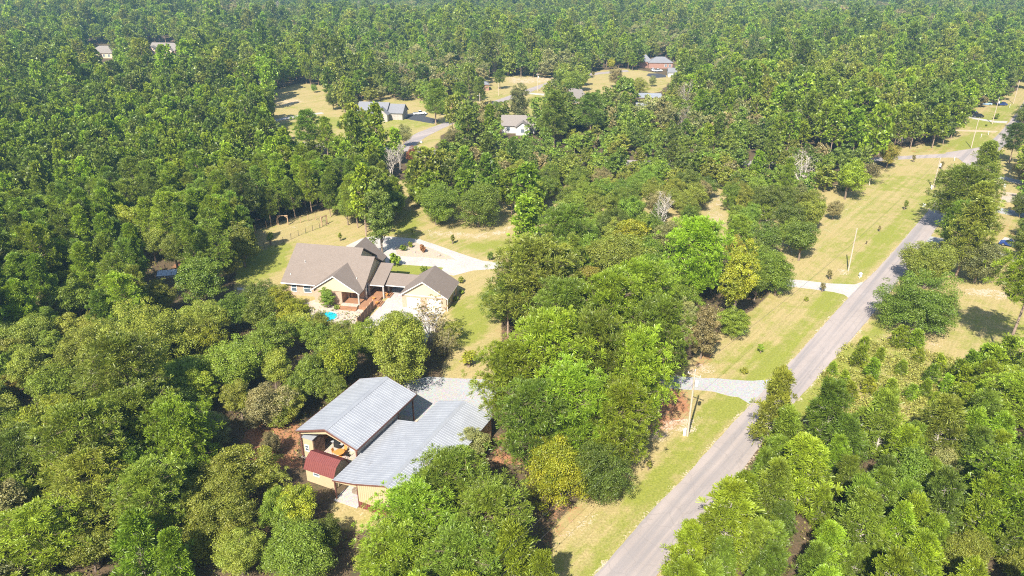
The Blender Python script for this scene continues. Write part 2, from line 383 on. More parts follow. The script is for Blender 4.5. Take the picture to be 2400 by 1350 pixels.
# ------------------------------------------------------------------ ground: one sheet to the horizon
LAWN_GROUND = [
    [(1280, 1500), (1300, 1230), (1500, 1027), (1548, 907), (1600, 860), (1660, 800), (1790, 705), (1840, 640), (1930, 520), (1940, 440), (2100, 385),
     (2050, 372), (2100, 350), (2225, 325), (2290, 245), (2380, 215), (2400, 165), (3200, -20), (3400, 1000), (2350, 862), (2240, 860), (2235, 970), (2105, 1020), (1890, 985), (1770, 1000), (1745, 1100), (1690, 1165), (1560, 1320), (1540, 1500)],
    [(850, 470), (900, 420), (1200, 440), (1900, 400), (1960, 440), (1930, 520), (1860, 600), (1830, 680), (1700, 640), (1600, 540), (1330, 500), (1230, 600),
     (1160, 640), (1180, 800), (1165, 905), (1030, 900), (1050, 820), (1040, 760), (700, 720), (550, 700), (556, 600), (400, 640), (330, 700), (320, 680), (480, 600), (599, 540), (720, 500), (830, 480)],
    [(640, 212), (700, 195), (770, 200), (900, 215), (980, 205), (1100, 178), (1190, 178), (1320, 175), (1400, 165), (1480, 160), (1580, 180), (1550, 215), (1420, 240), (1290, 250), (1260, 275),
     (1040, 310), (1010, 360), (800, 352), (680, 335), (640, 290)],
    [(760, 1180), (880, 1180), (960, 1260), (800, 1240)],
]
GREEN = [  # (polygon, greenness)
    ([(1880, 985), (1960, 800), (2060, 790), (2240, 845), (2300, 960), (2105, 1025)], 0.6),
    ([(1395, 1400), (1500, 1230), (1750, 960), (1900, 790), (2020, 650), (2200, 470), (2250, 380), (2330, 300), (2400, 250), (2340, 300), (2150, 470), (1960, 650), (1840, 790), (1640, 960), (1480, 1170), (1340, 1400)], 0.85),
    ([(1790, 930), (1896, 903), (2110, 690), (2160, 700), (2010, 840), (1960, 900), (1890, 990), (1770, 1000)], 0.9),
    ([(1060, 720), (1160, 660), (1160, 740), (1120, 800), (1060, 830)], 0.75),
    ([(560, 600), (690, 560), (660, 640), (556, 680)], 0.95),
    ([(930, 490), (985, 495), (970, 560), (935, 540)], 0.7),
    ([(1090, 575), (1180, 560), (1200, 580), (1150, 610)], 0.75),
    ([(905, 615), (1060, 622), (1000, 660), (900, 640)], 1.0),
    ([(2118, 360), (2330, 300), (2312, 345), (2230, 357)], 0.75),
    ([(2270, 270), (2380, 240), (2390, 250), (2330, 300), (2270, 300)], 0.8),
    ([(650, 285), (830, 270), (930, 275), (1013, 290), (960, 325), (820, 345), (700, 330)], 0.6),
    ([(1240, 220), (1290, 222), (1260, 275), (1235, 255)], 0.75),
    ([(2170, 690), (2420, 760), (2420, 860), (2200, 850)], 0.5),
    ([(1620, 850), (1900, 750), (1800, 880), (1680, 880)], 0.45),
    ([(1300, 1300), (1480, 1130), (1560, 1150), (1400, 1400), (1300, 1400)], 0.5),
    ([(1960, 470), (2200, 385), (2200, 480), (2000, 640), (1880, 650)], 0.38),
]
RED = [([(1498, 1030), (1530, 950), (1540, 900), (1600, 905), (1625, 930), (1612, 1000), (1570, 1020)], 0.62),
       ([(560, 1000), (700, 960), (720, 1100), (560, 1120)], 0.6), ([(1150, 760), (1210, 770), (1200, 810), (1160, 800)], 0.42),
       ([(400, 620), (500, 600), (480, 625), (400, 650)], 0.75), ([(1150, 1010), (1240, 1010), (1240, 1100), (1140, 1090)], 0.55),
       ([(1270, 1180), (1400, 1180), (1340, 1260), (1270, 1300)], 0.42), ([(1640, 760), (1790, 700), (1860, 680), (1700, 800)], 0.36),
       ([(2118, 362), (2250, 350), (2240, 340), (2120, 352)], 0.42), ([(985, 250), (1040, 268), (1090, 262), (1060, 235), (990, 228)], 0.5),
       ([(2240, 270), (2330, 255), (2320, 240), (2270, 250)], 0.38), ([(2300, 520), (2400, 520), (2400, 560), (2290, 560)], 0.38),
       ([(1600, 880), (1640, 800), (1700, 790), (1680, 840), (1640, 885)], 0.5), ([(2100, 790), (2300, 850), (2230, 960), (2080, 960), (1980, 870)], 0.22)]
SAND = [([(1500, 1030), (1540, 985), (1650, 970), (1640, 1010), (1580, 1025), (1520, 1045)], 0.52), ([(1590, 880), (1620, 850), (1690, 850), (1680, 878), (1620, 884)], 0.5),
        ([(975, 535), (1130, 545), (1220, 520), (1200, 545), (1130, 562), (1010, 560)], 0.46), ([(2230, 670), (2390, 680), (2370, 710), (2240, 690)], 0.5),
        ([(640, 235), (700, 228), (720, 240), (650, 255)], 0.5), ([(1170, 180), (1320, 180), (1330, 192), (1200, 198)], 0.5), ([(1180, 475), (1280, 470), (1320, 500), (1200, 490)], 0.42),
        ([(1640, 470), (1700, 450), (1705, 540), (1650, 520)], 0.42), ([(1270, 490), (1340, 490), (1300, 520)], 0.4), ([(2050, 775), (2260, 800), (2200, 825), (2050, 800)], 0.40),
        ([(1960, 620), (2000, 630), (1990, 650), (1950, 645)], 0.48), ([(630, 540), (760, 510), (740, 525), (640, 550)], 0.38), ([(1900, 520), (1960, 480), (2100, 440), (1960, 560), (1880, 620)], 0.30),
        ([(1290, 1290), (1330, 1215), (1420, 1180), (1380, 1260)], 0.42), ([(800, 1180), (870, 1185), (860, 1215), (790, 1200)], 0.45)]
# edges of the roads
road_l = [(1250, 1500), (1398, 1347), (1514, 1210), (1587, 1140), (1667, 1047), (1744, 964), (1819, 884), (1880, 820), (1987, 698), (2070, 618), (2170, 500), (2222, 444), (2274, 380), (2300, 348), (2334, 322), (2370, 281), (2404, 232), (2440, 190), (2520, 130)]
road_r = [(1400, 1500), (1540, 1350), (1618, 1240), (1700, 1148), (1752, 1087), (1805, 1015), (1853, 955), (1899, 903), (2004, 785), (2060, 720), (2110, 655), (2155, 590), (2196, 532), (2240, 468), (2284, 411), (2326, 368), (2362, 335), (2406, 290), (2450, 225), (2540, 145)]
side_u = [(2330, 345), (2289, 352), (2230, 360), (2110, 366), (2000, 372), (1800, 378), (1500, 377), (1200, 368), (1000, 350), (930, 344), (820, 341), (600, 325)]
side_l = [(2290, 372), (2250, 369), (2180, 370), (2110, 374), (2000, 381), (1800, 388), (1500, 387), (1200, 378), (1000, 360), (930, 353), (820, 349), (600, 333)]
up_l = [(938, 345), (968, 315), (1000, 303), (1051, 284), (1124, 247), (1185, 228), (1240, 207), (1309, 185), (1371, 173), (1420, 168), (1470, 164)]
up_r = [(965, 350), (985, 330), (1003, 318), (1055, 293), (1130, 260), (1200, 234), (1262, 208), (1320, 189), (1380, 177), (1425, 172), (1475, 168)]
def build_ground():
    ys = list(np.arange(-120, 44, 12.0)) + list(np.arange(44, 210, 0.95))
    y = 210.0
    while y < 9000: y += max(0.95, (y - 60) * 0.0085); ys.append(y)
    ys = np.array(ys); nx = 300
    t = np.linspace(-1, 1, nx); t = np.sign(t) * (np.abs(t) * 0.86 + 0.14 * np.abs(t) ** 3)
    hw = np.where(ys < 60, 110, 0.95 * ys + 53)
    X = hw[:, None] * t[None, :]; Y = np.repeat(ys[:, None], nx, 1); Z = terrain(X, Y)
    n = len(ys)
    me = bpy.data.meshes.new('ground')
    v = np.stack([X, Y, Z], -1).reshape(-1, 3)
    i = np.arange(n - 1)[:, None] * nx + np.arange(nx - 1)[None, :]
    f = np.stack([i, i + 1, i + 1 + nx, i + nx], -1).reshape(-1, 4)
    me.vertices.add(len(v)); me.vertices.foreach_set('co', v.ravel())
    me.loops.add(f.size); me.loops.foreach_set('vertex_index', f.ravel().astype(np.int32))
    me.polygons.add(len(f)); me.polygons.foreach_set('loop_start', np.arange(0, f.size, 4, dtype=np.int32))
    me.polygons.foreach_set('use_smooth', np.ones(len(f), bool))
    me.update(calc_edges=True); me.validate()
    px, py, zf = proj(v[:, 0], v[:, 1], v[:, 2])
    ok = v[:, 1] > 20
    def mask(polys, base=0.0, valued=True):
        a = np.full(len(v), base)
        for p in polys:
            if valued: a = np.where(ok & inpoly(px, py, p[0]), np.maximum(a, p[1]), a)
            else: a = np.where(ok & inpoly(px, py, p), 1.0, a)
        a = a.reshape(n, nx); b = a.copy()
        for _ in range(2):
            b[1:-1, 1:-1] = (b[1:-1, 1:-1] * 2 + b[:-2, 1:-1] + b[2:, 1:-1] + b[1:-1, :-2] + b[1:-1, 2:]) / 6
        return b.ravel()
    sandv = mask(SAND)
    for line in (road_l, road_r, side_u, side_l, up_l, up_r):
        q = [at(*p) for p in line]
        for (ax0, ay0), (bx0, by0) in zip(q[:-1], q[1:]):
            ex, ey = bx0 - ax0, by0 - ay0; L2 = ex * ex + ey * ey
            t_ = np.clip(((v[:, 0] - ax0) * ex + (v[:, 1] - ay0) * ey) / L2, 0, 1)
            dd = np.hypot(v[:, 0] - ax0 - ex * t_, v[:, 1] - ay0 - ey * t_)
            sandv = np.maximum(sandv, .47 * np.exp(-(dd / .75) ** 2))
    for name, a in (('lawn', mask(LAWN_GROUND, 0, False)), ('green', mask(GREEN, 0.20)), ('redsoil', mask(RED)), ('sand', sandv)):
        at_ = me.attributes.new(name, 'FLOAT', 'POINT'); at_.data.foreach_set('value', a.astype(np.float32))
    me.materials.append(M['ground'])
    o = bpy.data.objects.new('ground', me); link(o); tag(o, kind='structure')
build_ground()

def dense(pts, step=1.2, closed=True):
    out = []
    n = len(pts)
    for i in range(n if closed else n - 1):
        a = Vector(pts[i]); b = Vector(pts[(i + 1) % n]); k = max(1, int((b - a).length / step))
        for j in range(k): out.append(a.lerp(b, j / k))
    if not closed: out.append(Vector(pts[-1]))
    return out
def smoothline(pts, it=2):
    for _ in range(it):
        q = [pts[0]]
        for a, b in zip(pts[:-1], pts[1:]):
            q += [(a[0] * .75 + b[0] * .25, a[1] * .75 + b[1] * .25), (a[0] * .25 + b[0] * .75, a[1] * .25 + b[1] * .75)]
        q.append(pts[-1]); pts = q
    return pts
def sheet(name, pixpoly, z, mat, jit=0.12, world=False, kind='structure', **k):
    pts = [p if world else at(*p) for p in pixpoly]
    rn = random.Random(name + str(len(pts)))
    ring = []
    for p in dense(pts):
        ring.append((p.x + rn.uniform(-jit, jit), p.y + rn.uniform(-jit, jit)))
    top = [(x, y, z) for x, y in ring]
    from mathutils.geometry import tessellate_polygon
    tr = tessellate_polygon([[Vector(p) for p in top]])
    n = len(top); vs_ = top + [(x, y, z - 0.25) for x, y in ring]
    me = bpy.data.meshes.new(name)
    me.from_pydata(vs_, [], [tuple(t) for t in tr] + [(i, (i + 1) % n, n + (i + 1) % n, n + i) for i in range(n)])
    me.materials.append(mat); me.update()
    bm = bmesh.new(); bm.from_mesh(me); bmesh.ops.recalc_face_normals(bm, faces=bm.faces)
    if sum(f.normal.z * f.calc_area() for f in bm.faces if abs(f.normal.z) > .5) < 0:
        for f in bm.faces: f.normal_flip()
    bm.to_mesh(me); bm.free()
    o = bpy.data.objects.new(name, me); link(o); return tag(o, kind=kind, **k)
def strip(left, right, it=2):
    L = smoothline([at(*p) for p in left], it); Rr = smoothline([at(*p) for p in right], it)
    return L + Rr[::-1]

# main road
sheet('road', strip(road_l, road_r), 0.050, M['road'], 0.07, world=True)
# paved side road running west behind the trees, and the upper road
sheet('side_road', strip(side_u, side_l), 0.040, M['road'], 0.08, world=True)
sheet('side_road', [(2215, 358), (2300, 345), (2320, 330), (2330, 345), (2280, 385), (2262, 400), (2262, 384), (2246, 372)], 0.044, M['road'], 0.08)
sheet('upper_road', strip(up_l, up_r), 0.035, M['road'], 0.1, world=True)
# drives
sheet('gravel_drive', [(1845, 886), (1819, 884), (1800, 890), (1747, 893), (1690, 888), (1632, 885), (1587, 881), (1400, 868), (1160, 890), (1060, 887), (1000, 884), (960, 892), (900, 930), (860, 1010),
                       (905, 1035), (990, 1000), (1140, 1000), (1165, 935), (1400, 905), (1549, 908), (1613, 913), (1675, 919), (1733, 932), (1756, 948), (1790, 925)], 0.022, M['gravel'], 0.16)
sheet('concrete_drive', [(2030, 663), (2019, 661), (2004, 667), (1939, 664), (1880, 657), (1700, 640), (1400, 620), (1290, 605), (1169, 616), (1169, 628), (1300, 622), (1400, 634), (1700, 656), (1880, 675),
                         (1951, 684), (1978, 690), (1992, 700), (2010, 690)], 0.026, M['concrete'], 0.08)
sheet('concrete_drive', [(1171, 616), (1131, 611), (1076, 593), (1020, 573), (984, 561), (933, 556), (880, 552), (845, 560), (811, 576), (815, 590), (900, 600), (905, 622), (944, 620), (1040, 627), (1030, 640), (1064, 646), (1109, 634), (1171, 629)],
      0.018, M['concrete'], 0.06)
sheet('sand_bed', [(940, 601), (1000, 604), (1062, 609), (1071, 611), (1053, 600), (1009, 582), (971, 567), (950, 570), (925, 582), (930, 595)], 0.034, M['sandbed'], 0.1)
sheet('concrete_drive', [(848, 762), (880, 730), (917, 690), (921, 668), (944, 668), (946, 712), (1046, 728), (1030, 742), (1000, 800), (960, 830), (890, 790)], 0.016, M['concrete'], 0.04)
sheet('patio', [(760, 752), (700, 745), (690, 720), (745, 700), (790, 722), (850, 724), (868, 730), (830, 765)], 0.014, M['patio'], 0.05)
sheet('garden_path', [(555, 674), (640, 676), (640, 682), (556, 680)], 0.014, M['concrete'], 0.05)
sheet('asphalt_drive', [(930, 275), (1016, 290), (1030, 283), (1022, 279), (997, 273), (1004, 265), (985, 263), (947, 268)], 0.022, M['asphalt'], 0.1)
sheet('asphalt_drive', [(1540, 172), (1560, 176), (1562, 181), (1535, 183), (1515, 177), (1520, 172)], 0.022, M['asphalt'], 0.1)
sheet('dirt_track', [(645, 279), (700, 270), (754, 263), (760, 266), (700, 274), (646, 284)], 0.022, M['concrete'], 0.15)
sheet('concrete_drive', [(1239, 217), (1278, 220), (1310, 224), (1310, 226), (1276, 224), (1236, 220)], 0.022, M['concrete'], 0.1)
sheet('concrete_drive', [(2362, 284), (2330, 283), (2280, 275), (2262, 268), (2266, 273), (2282, 279), (2330, 287), (2358, 289)], 0.022, M['concrete'], 0.1)
sheet('dirt_track', [(2340, 307), (2290, 305), (2240, 304), (2240, 307), (2290, 309), (2334, 311)], 0.022, M['dirt_track'], 0.12)
sheet('gravel_drive', [(2290, 394), (2330, 408), (2420, 430), (2600, 460), (2600, 472), (2420, 440), (2330, 416), (2280, 403)], 0.022, M['gravel'], 0.1)
sheet('gravel_drive', [(2226, 455), (2293, 468), (2340, 486), (2420, 503), (2600, 530), (2600, 545), (2420, 514), (2330, 497), (2280, 482), (2218, 466)], 0.022, M['gravel'], 0.1)
sheet('gravel_drive', [(2176, 553), (2250, 566), (2330, 590), (2420, 610), (2560, 640), (2560, 660), (2420, 625), (2330, 603), (2250, 578), (2165, 566)], 0.022, M['gravel'], 0.1)
sheet('concrete_slab', [(2355, 556), (2385, 561), (2400, 570), (2365, 572), (2345, 565)], 0.030, M['concrete'], 0.04)
sheet('concrete_slab', [(2355, 450), (2400, 455), (2400, 462), (2350, 458)], 0.030, M['sandbed'], 0.04)

# ------------------------------------------------------------------ building helpers
def quad_slab(mb, a, b, c, d, th):
    """roof slab of thickness th below the quad a b c d"""
    mb.add([a, b, c, d] + [(p[0], p[1], p[2] - th) for p in (a, b, c, d)], [(0, 1, 2, 3), (7, 6, 5, 4), (0, 4, 5, 1), (1, 5, 6, 2), (2, 6, 7, 3), (3, 7, 4, 0)])
def gable_roof(mb, a0, a1, b0, b1, eave, ridge, axis, o=0.4, th=0.16):
    """axis 'a': ridge runs along a; 'b': along b; o = overhang"""
    if axis == 'a':
        m = (b0 + b1) / 2; s = (ridge - eave) / (m - b0); e = eave - s * o
        quad_slab(mb, (a0 - o, b0 - o, e), (a1 + o, b0 - o, e), (a1 + o, m, ridge), (a0 - o, m, ridge), th)
        quad_slab(mb, (a1 + o, b1 + o, e), (a0 - o, b1 + o, e), (a0 - o, m, ridge), (a1 + o, m, ridge), th)
    else:
        m = (a0 + a1) / 2; s = (ridge - eave) / (m - a0); e = eave - s * o
        quad_slab(mb, (a0 - o, b1 + o, e), (a0 - o, b0 - o, e), (m, b0 - o, ridge), (m, b1 + o, ridge), th)
        quad_slab(mb, (a1 + o, b0 - o, e), (a1 + o, b1 + o, e), (m, b1 + o, ridge), (m, b0 - o, ridge), th)
def hip_roof(mb, a0, a1, b0, b1, eave, ridge, o=0.45):
    a0 -= o; a1 += o; b0 -= o; b1 += o
    if a1 - a0 >= b1 - b0:
        h = (b1 - b0) / 2; m = (b0 + b1) / 2; r0 = (a0 + h, m, ridge); r1 = (a1 - h, m, ridge)
        mb.add([(a0, b0, eave), (a1, b0, eave), (a1, b1, eave), (a0, b1, eave), r0, r1], [(0, 1, 5, 4), (1, 2, 5), (2, 3, 4, 5), (3, 0, 4), (3, 2, 1, 0)])
    else:
        h = (a1 - a0) / 2; m = (a0 + a1) / 2; r0 = (m, b0 + h, ridge); r1 = (m, b1 - h, ridge)
        mb.add([(a0, b0, eave), (a1, b0, eave), (a1, b1, eave), (a0, b1, eave), r0, r1], [(0, 1, 4), (1, 2, 5, 4), (2, 3, 5), (3, 0, 4, 5), (3, 2, 1, 0)])
def window(parent, x, y, z, w, h, axis='a', out=-1, panes=(1, 2)):
    """window part with panes; axis = wall direction, out = side it faces"""
    mb = MB(); t = 0.06
    def bx(u0, u1, z0, z1, d0, d1):
        d0, d1 = sorted((out * d0, out * d1))
        if axis == 'a': mb.box(x + u0, x + u1, y + d0, y + d1, z + z0, z + z1)
        else: mb.box(x + d0, x + d1, y + u0, y + u1, z + z0, z + z1)
    bx(-w / 2 - .1, w / 2 + .1, -.1, 0, 0.002, .10); bx(-w / 2 - .1, w / 2 + .1, h, h + .1, 0.002, .10)
    bx(-w / 2 - .1, -w / 2, 0, h, 0.002, .09); bx(w / 2, w / 2 + .1, 0, h, 0.002, .09)
    if panes[1] > 1: bx(-w / 2, w / 2, h / 2 - .03, h / 2 + .03, 0.002, .07)
    f = mb.build('window', M['trim_white'], parent)
    mb = MB()
    def bx2(u0, u1, z0, z1):
        d0, d1 = sorted((out * 0.004, out * 0.03))
        if axis == 'a': mb.box(x + u0, x + u1, y + d0, y + d1, z + z0, z + z1)
        else: mb.box(x + d0, x + d1, y + u0, y + u1, z + z0, z + z1)
    for k in range(panes[1]):
        bx2(-w / 2, w / 2, h * k / panes[1] + (.03 if k else 0), h * (k + 1) / panes[1] - (.03 if k < panes[1] - 1 else 0))
    mb.build('pane', M['glass'], f); return f
def wall_box(mb, a0, a1, b0, b1, h, z0=0.0): mb.box(a0, a1, b0, b1, z0, h)
def gable_prism(mb, a0, a1, b0, b1, eave, ridge, axis):
    if axis == 'a':
        m = (b0 + b1) / 2; mb.prism([(a0, b0, eave), (a0, b1, eave), (a0, m, ridge)], (a1 - a0, 0, 0))
    else:
        m = (a0 + a1) / 2; mb.prism([(a0, b0, eave), (a1, b0, eave), (m, b0, ridge)], (0, b1 - b0, 0))
def ribs_roof(mb, p0, p1, q0, q1, th=0.05, pitch=0.42, rib=0.022, rw=0.08):
    """ribbed sheet roof: eave line p0-p1, ridge line q0-q1; ribs run eave to ridge"""
    p0, p1, q0, q1 = map(Vector, (p0, p1, q0, q1)); L = (p1 - p0).length; n = max(2, int(L / pitch))
    nrm = (p1 - p0).cross(q0 - p0).normalized()
    if nrm.z < 0: nrm = -nrm
    quad_slab(mb, tuple(p0), tuple(p1), tuple(q1), tuple(q0), th)
    for i in range(n + 1):
        t = i / n; a = p0.lerp(p1, t); b = q0.lerp(q1, t); s = (p1 - p0).normalized()
        vs_ = [a - s * rw, a - s * rw * .4 + nrm * rib, a + s * rw * .4 + nrm * rib, a + s * rw]
        vs2 = [b - s * rw, b - s * rw * .4 + nrm * rib, b + s * rw * .4 + nrm * rib, b + s * rw]
        lift = nrm * 0.004
        mb.add([tuple(v + lift) for v in vs_ + vs2], [(0, 1, 5, 4), (1, 2, 6, 5), (2, 3, 7, 6), (0, 3, 2, 1), (4, 5, 6, 7)])
def ribbed_wall(mb, a0, a1, b, z0, z1fn, out, axis='a', pitch=0.3, th=0.08):
    """sheet wall with proud vertical ribs; z1fn gives its top"""
    n = max(1, int(round((a1 - a0) / pitch)))
    def P(u, d, z): return (u, b + out * d, z) if axis == 'a' else (b + out * d, u, z)
    us = np.linspace(a0, a1, n + 1)
    pts = [P(u, 0, z0) for u in (a0, a1)] + [P(u, 0, z1fn(u)) for u in us[::-1]]
    vec = (0, -out * th, 0) if axis == 'a' else (-out * th, 0, 0)
    mb.prism(pts, vec)
    for u in us[1:-1]:
        d0, d1 = sorted((out * 0.003, out * 0.035))
        z1 = z1fn(u) - 0.01
        if axis == 'a': mb.box(u - .035, u + .035, b + d0, b + d1, z0 + .01, z1)
        else: mb.box(b + d0, b + d1, u - .035, u + .035, z0 + .01, z1)

# ------------------------------------------------------------------ the brown-roofed house
HO = (-20.7, 122.8); HR = -R(11.5)
def H2W(a, b):
    c, s = math.cos(HR), math.sin(HR); return (HO[0] + a * c - b * s, HO[1] + a * s + b * c)
house = empty('house', (HO[0], HO[1], 0), HR, label='large brown-shingled brick house with cream gables and covered decks', cat='house')
rf = MB()
gable_roof(rf, -24.2, -10.8, 0.8, 16.1, 3.15, 8.0, 'a', 0.4)
# lower section east of the main ridge
quad_slab(rf, (-10.39, 0.4, 2.9), (-7.5, 0.4, 2.9), (-7.5, 6.85, 7.0), (-10.39, 6.85, 7.0), .16)
quad_slab(rf, (-7.5, 13.3, 2.9), (-10.39, 13.3, 2.9), (-10.39, 6.86, 7.0), (-7.5, 6.86, 7.0), .16)
rf.build('roof', M['shingle'], house)
rf = MB()   # front cross gable
quad_slab(rf, (-17.5, 1.2, 2.75), (-17.5, -1.7, 2.75), (-12.6, -1.7, 6.0), (-12.6, 5.3, 6.0), .15)
quad_slab(rf, (-7.6, -1.7, 2.75), (-7.6, 1.6, 2.75), (-12.6, 5.3, 6.0), (-12.6, -1.7, 6.0), .15)
rf.build('roof', M['shingle'], house)
rf = MB(); gable_roof(rf, -17.6, -9.6, 9.0, 16.8, 3.2, 6.9, 'b', 0.4); rf.build('roof', M['shingle'], house)
rf = MB()   # covered porch east of the house
quad_slab(rf, (-7.45, 2.9, 2.85), (-4.5, 2.9, 2.85), (-4.5, 8.9, 5.0), (-7.45, 8.9, 5.0), .14)
quad_slab(rf, (-4.5, 13.6, 2.85), (-7.45, 13.6, 2.85), (-7.45, 8.91, 5.0), (-4.5, 8.91, 5.0), .14)
rf.build('porch_roof', M['shingle'], house)
rf = MB()
quad_slab(rf, (-4.48, 3.75, 2.65), (1.9, 3.75, 2.65), (1.9, 6.7, 3.95), (-4.48, 6.7, 3.95), .13)
quad_slab(rf, (1.9, 9.6, 2.65), (-4.48, 9.6, 2.65), (-4.48, 6.71, 3.95), (1.9, 6.71, 3.95), .13)
rf.build('breezeway_roof', M['shingle'], house)
w = MB(); wall_box(w, -24.1, -10.9, 1.1, 15.8, 3.0); wall_box(w, -17.0, -11.4, -1.2, 1.0, 2.85); wall_box(w, -10.8, -8.0, 1.4, 12.9, 3.0); wall_box(w, -17.2, -10.0, 15.9, 16.6, 3.0)
w.build('wall', M['brick'], house)
w = MB(); gable_prism(w, -24.1, -10.9, 1.1, 15.8, 3.02, 7.7, 'a'); w.build('gable', M['cream'], house)
w = MB(); w.prism([(-10.8, 1.5, 3.02), (-10.8, 12.5, 3.02), (-10.8, 6.9, 6.75)], (2.8, 0, 0)); w.build('gable', M['cream'], house)
w = MB(); gable_prism(w, -17.2, -10.0, 10.0, 16.6, 3.3, 6.6, 'b'); w.build('gable', M['cream'], house)
w = MB(); w.prism([(-17.2, -1.35, 2.86), (-7.95, -1.35, 2.86), (-12.6, -1.35, 5.78)], (0, 1.6, 0)); w.build('gable', M['cream'], house)
w = MB()
for (x0, z0, x1, z1) in ((-17.5, 2.6, -12.6, 5.86), (-12.6, 5.86, -7.6, 2.6)):
    w.prism([(x0, -1.76, z0), (x1, -1.76, z1), (x1, -1.76, z1 + .2), (x0, -1.76, z0 + .2)], (0, .05, 0))
w.prism([(-4.47, 2.86, 2.62), (-7.45, 2.86, 2.62), (-7.45, 2.86, 2.8), (-4.47, 2.86, 2.8)], (0, -.05, 0))
w.prism([(-4.47, 3.70, 2.45), (1.2, 3.70, 2.45), (1.2, 3.70, 2.62), (-4.47, 3.70, 2.62)], (0, -.05, 0))
w.box(-24.6, -17.5, .33, .39, 2.62, 2.84)
w.build_each('fascia', M['trim_white'], house)
window(house, -14.2, -1.2, 0.9, 1.5, 1.5); window(house, -19.5, 1.1, 0.9, 1.4, 1.5); window(house, -22.3, 1.1, 0.9, 1.0, 1.5)
window(house, -8.0, 3.2, 1.2, 1.2, 1.4, 'b', 1)
d = MB().box(-10.3, -9.3, 1.33, 1.39, .6, 2.6); dd = d.build('door', M['fence_wood'], house); MB().tube((-9.45, 1.25, 1.5), (-9.45, 1.33, 1.5), .03).build('handle', M['chrome'], dd)
w = MB().box(-10.9, -9.35, 5.0, 5.1, 0, 0.1)
for (a, b, h) in ((-8.0, -1.2, 2.85), (-7.6, 2.95, 2.8), (-4.75, 3.1, 2.7), (-4.7, 8.5, 2.6), (-7.5, 1.2, 2.8), (-4.75, 5.8, 3.2)):
    MB().box(a - .14, a + .14, b - .14, b + .14, 0, h).build('post', M['grey_wood'], house)
# plumbing vents
MB().tube((-21.2, 4.6, 5.0), (-21.2, 4.6, 6.1), .06).build('roof_vent', M['equip'], house)
MB().tube((-9.6, 2.2, 3.9), (-9.6, 2.2, 4.4), .06).build('roof_vent', M['equip'], house)
MB().tube((-23.2, 2.0, 3.6), (-23.2, 2.0, 4.2), .06).build('roof_vent', M['equip'], house)
# decks and steps
deck = MB().box(-11.0, -7.7, -1.1, 1.0, 0, .55).box(-7.69, -5.0, -2.4, 2.9, 0, .55)
deck.build('deck', M['deck'], house)
MB().box(-11.3, -8.0, -2.3, -1.15, 0.42, .50).build('porch_floor', M['patio'], house)
for k in range(3): MB().box(-11.3, -7.9, -2.7 - .3 * k, -2.35 - .3 * k, 0, .44 - .14 * k).build('step', M['deck'], house)
for k in range(3): MB().box(-4.98 + .32 * k, -4.67 + .32 * k, -.6, 1.6, 0, .44 - .14 * k).build('step', M['deck'], house)
for k in range(3): MB().box(-4.6 + .32 * k, -4.29 + .32 * k, 3.4, 5.6, 0, .44 - .14 * k).build('step', M['deck'], house)
MB().box(-7.9, -4.75, 3.3, 12.5, 0, .5).build('porch_floor', M['deck'], house)
# yellow planters on the steps
for (a, b, s) in ((-4.9, -.2, .5), (-4.4, 3.6, .45), (-6.1, 1.3, .5)):
    p = MB(); X, Y = H2W(a, b); p.lathe([(.22, 0), (.34, .3), (.36, .34), (.3, .34)], (0, 0, 0), 12)
    o = p.build('planter', M['orange_wood']); o.location = (X, Y, .56 if a < -4.9 else .45)
    tag(o, {-4.9: 'orange flower pot on the upper steps by the driveway', -4.4: 'orange flower pot on the steps under the covered walkway', -6.1: 'orange flower pot on the wooden deck by the privacy fence'}[a], 'planter', 'orange flower pots by the house')
# garage
gar = empty('garage', (HO[0], HO[1], 0), HR, label='brick garage with cream gable and white doors, joined to the house by a roof', cat='garage')
rf = MB(); gable_roof(rf, 0, 8.7, 0.1, 7.4, 2.95, 5.75, 'b', 0.42); rf.build('roof', M['shingle'], gar)
w = MB(); w.box(0.05, 8.65, .2, 7.3, 0, 2.8); w.build('wall', M['brick'], gar)
w = MB(); w.prism([(0.0, .1, 2.82), (8.7, .1, 2.82), (4.35, .1, 5.55)], (0, 7.2, 0)); w.build('gable', M['cream'], gar)
w = MB()
for (x0, z0, x1, z1) in ((-.42, 2.5, 4.35, 5.58), (4.35, 5.58, 9.12, 2.5)):
    w.prism([(x0, -.38, z0), (x1, -.38, z1), (x1, -.38, z1 + .2), (x0, -.38, z0 + .2)], (0, .05, 0))
w.box(0, 8.7, .12, .17, 2.6, 2.82)
w.box(9.08, 9.13, -.3, 7.8, 2.5, 2.68)
w.build_each('fascia', M['trim_white'], gar)
for a0 in (1.0, 5.0):
    dr = MB().box(a0, a0 + 2.7, .12, .18, .02, 2.15).build('garage_door', M['trim_white'], gar)
    for k in range(4): MB().box(a0 + .04, a0 + 2.66, .09, .118, .05 + .53 * k, .53 + .53 * k).build('panel', M['trim_white'], dr)
window(gar, 8.65, 2.0, 1.0, .8, 1.2, 'b', 1); window(gar, 8.65, 5.4, 1.0, .8, 1.2, 'b', 1)
MB().tube((8.9, .05, .02), (8.9, .05, 2.6), .05).build('downspout', M['trim_white'], gar)
